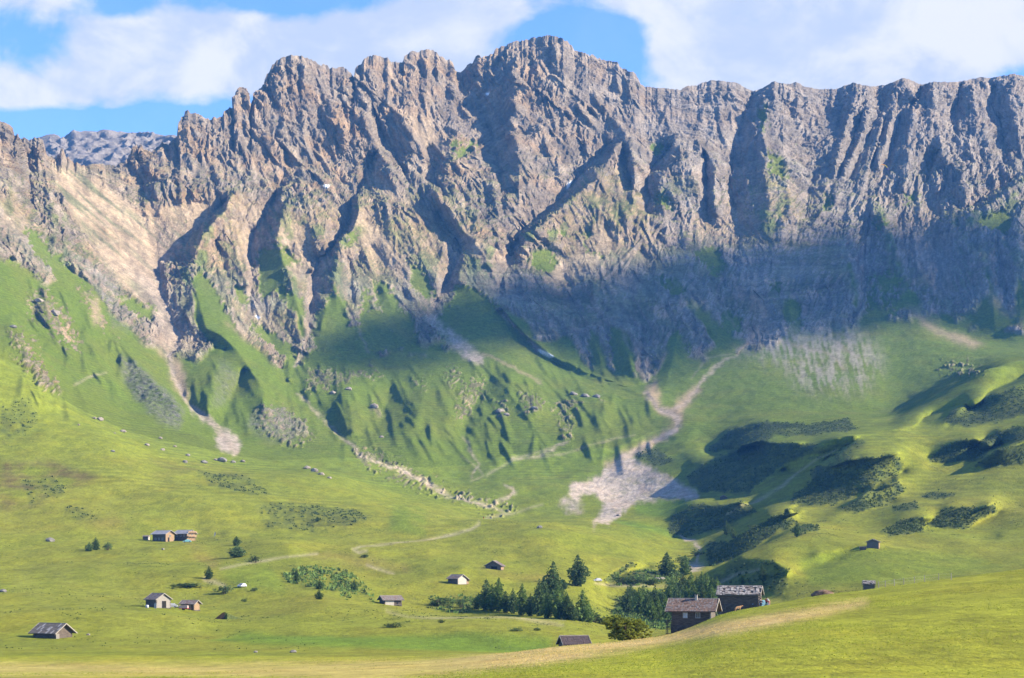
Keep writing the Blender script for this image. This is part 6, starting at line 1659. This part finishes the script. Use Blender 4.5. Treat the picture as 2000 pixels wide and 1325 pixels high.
q = stand(1441, 334.5); r = empty('calf', q, R(12)); tag(r, 'tan and white calf standing before the wall of the stone roofed barn', 'calf')
V = [(-0.5, 0, 0.78), (-0.2, 0, 0.80), (0.15, 0, 0.80), (0.42, 0, 0.84), (0.62, 0, 1.05), (0.80, 0, 1.12), (0.98, 0, 1.02), (-0.58, 0, 0.72), (-0.64, 0, 0.40)]
E = [(0, 1), (1, 2), (2, 3), (3, 4), (4, 5), (5, 6), (0, 7), (7, 8)]; Rr = [(0.18, 0.20), (0.20, 0.23), (0.20, 0.23), (0.17, 0.20), 0.11, 0.11, 0.065, 0.03, 0.025]
for s in (-1, 1):
    i = len(V); V += [(-0.48, s * 0.12, 0.62), (-0.40, s * 0.13, 0.45), (-0.54, s * 0.13, 0.26), (-0.50, s * 0.13, 0.03)]; E += [(0, i), (i, i + 1), (i + 1, i + 2), (i + 2, i + 3)]; Rr += [0.12, 0.07, 0.045, 0.05]
    i = len(V); V += [(0.36, s * 0.12, 0.60), (0.37, s * 0.12, 0.34), (0.36, s * 0.12, 0.03)]; E += [(3, i), (i, i + 1), (i + 1, i + 2)]; Rr += [0.09, 0.055, 0.05]
    i = len(V); V += [(0.74, s * 0.17, 1.17)]; E += [(5, i)]; Rr += [0.035]
o = bpy.data.objects.new('body', skin_mesh('body', V, E, Rr)); COL.objects.link(o); o.parent = r; o.data.materials.append(M['hide'])
me = skin_mesh('patch', [(-0.25, 0, 0.74), (0.1, 0, 0.72), (0.3, 0, 0.72)], [(0, 1), (1, 2)], [(0.19, 0.205), (0.205, 0.22), (0.18, 0.2)])
o = bpy.data.objects.new('white_flank', me); COL.objects.link(o); o.parent = r; me.materials.append(M['hide_w'])

# paraglider in front of the right wall
Yg = 1500.0; c0 = Vector(((1727 - 1000) / F * Yg, Yg, (V0 - 326) / F * Yg))
r = empty('paraglider', c0); tag(r, 'orange and yellow paraglider wing flying before the right rock wall', 'paraglider')
def wing(s0, s1, m, name):
    bm = bmesh.new(); n_ = 8; rows = []
    for k in range(n_ + 1):
        t = s0 + (s1 - s0) * k / n_; a = t * 1.15
        ctr = Vector((4.1 * math.sin(a) / math.sin(1.15) * 0.95, 0, 3.6 * math.cos(a) - 2.4)); ch = 1.5 * (1 - 0.55 * t * t)
        up = Vector((math.sin(a), 0, math.cos(a)))
        rows.append([bm.verts.new(ctr + Vector((0, -ch * 0.35, 0))), bm.verts.new(ctr + up * 0.28 * (1 - 0.5 * t * t) + Vector((0, -ch * 0.1, 0))), bm.verts.new(ctr + Vector((0, ch * 0.65, 0))), bm.verts.new(ctr - up * 0.05)])
    for A_, B_ in zip(rows, rows[1:]):
        for q_ in range(4): bm.faces.new((A_[q_], B_[q_], B_[(q_ + 1) % 4], A_[(q_ + 1) % 4]))
    bm.faces.new(rows[0]); bm.faces.new(rows[-1][::-1]); bmesh.ops.recalc_face_normals(bm, faces=bm.faces)
    o_ = mesh_obj(name, bm, M[m], r, True); return o_
wing(-1.0, 0.0, 'orange', 'canopy_panel'); wing(0.0, 0.62, 'yellow', 'canopy_panel'); wing(0.62, 1.0, 'purple', 'canopy_panel')
bm = bmesh.new()
for t in (-0.85, -0.5, -0.15, 0.15, 0.5, 0.85):
    a = t * 1.15; tube(bm, [(4.1 * math.sin(a) / math.sin(1.15) * 0.95, 0, 3.6 * math.cos(a) - 2.45), (0.2 if t > 0 else -0.2, 0, -5.4)], 0.012, 3, False)
mesh_obj('lines', bm, M['cl_dark'], r)
r.rotation_euler = (0, R(22), R(12))
person('pilot hanging in a dark harness under the paraglider wing', c0 + Matrix.Rotation(R(22), 4, 'Y') @ Vector((0, 0, -6.9)), 190, 'cl_dark', 'cl_dark', -0.3, 0.05)

# ------------------------------------------------------------------ ground cover nobody could count
def scatter(name, material, mask, count, size, rise, ntri, seed, label=None, j0=0, j1=None):
    """small leaf clumps strewn over the ground where the mask is high, one object"""
    g_ = np.random.default_rng(seed); j1 = j1 or NJ
    area_w = mask[:, j0:j1] * 1.0
    w_ = area_w.ravel(); w_ = w_ / w_.sum()
    pick = g_.choice(w_.size, size=count, p=w_)
    i, j = np.unravel_index(pick, area_w.shape); j = j + j0
    i = np.clip(i, 0, NI - 2); j = np.clip(j, 0, NJ - 2)
    fa, fb = g_.random(count), g_.random(count)
    def ip(A): return (A[i, j] * (1 - fa) + A[i + 1, j] * fa) * (1 - fb) + (A[i, j + 1] * (1 - fa) + A[i + 1, j + 1] * fa) * fb
    c = np.stack([ip(PX), ip(PY), ip(PZ)], -1)
    s = size * (0.55 + 0.9 * g_.random(count) ** 1.5)
    vs = []
    for k in range(ntri):
        a = g_.random(count) * 2 * np.pi
        dx, dy = np.cos(a), np.sin(a)
        b = c + np.stack([g_.normal(size=count) * s * 0.35, g_.normal(size=count) * s * 0.35, -0.1 * s], -1)
        lean = g_.normal(size=(count, 2)) * 0.35 * s[:, None]
        top = b + np.stack([lean[:, 0], lean[:, 1], rise * s * (0.7 + 0.6 * g_.random(count))], -1)
        hwid = 0.42 * s
        vs.append(np.stack([b - np.stack([dx * hwid, dy * hwid, 0 * s], -1), b + np.stack([dx * hwid, dy * hwid, 0 * s], -1), top], 1))
    V_ = np.concatenate(vs, 0).reshape(-1, 3)
    nt_ = len(V_) // 3
    me = bpy.data.meshes.new(name)
    me.vertices.add(len(V_)); me.vertices.foreach_set('co', V_.astype(np.float32).ravel())
    me.loops.add(len(V_)); me.loops.foreach_set('vertex_index', np.arange(len(V_), dtype=np.int32))
    me.polygons.add(nt_); me.polygons.foreach_set('loop_start', np.arange(0, len(V_), 3, dtype=np.int32))
    me.update(calc_edges=True); me.materials.append(material)
    o_ = bpy.data.objects.new(name, me); COL.objects.link(o_); tag(o_, label, kind='stuff')
    return o_
vis = (UU > -60) & (UU < 2060)
scatter('dwarf_scrub', LEAF['scrub'], np.clip(m_scrub, 0, 1) ** 1.6 * vis * (GY > 600) * (1 - 0.7 * (GY < 900) * (UU > 1385)), 11000, 1.05, 0.75, 5, 71)
scatter('ravine_brush', LEAF['larch'], np.clip(m_scrub, 0, 1) * vis * (GY < 900) * (GY > 480) * (UU < 1395), 2200, 1.0, 0.9, 5, 74)
near = vis & (GY > 95) & (GY < 340)
tus = np.clip(0.35 + noise2(PX / 14, PY / 40, 91) + 0.5 * noise2(PX / 4, PY / 12, 92), 0, 1) * near
scatter('meadow_grass', LEAF['grass'], tus * (1 - np.clip(m_dry, 0, 1)) * GY, 36000, 0.085, 0.6, 3, 72)
scatter('ripe_meadow_grass', LEAF['straw'], np.clip(m_dry, 0, 1) ** 2 * near * smooth(UU, 900, 1100), 5000, 0.10, 0.8, 3, 73)
past = np.clip(tuss + 0.12 * np.clip(noise2(PX / 20, PY / 50, 93), 0, 1), 0, 1) * vis * (GY > 380) * (GY < 1300)
scatter('pasture_tussocks', LEAF['scrub'], past * GY, 8000, 0.3, 0.7, 3, 75)
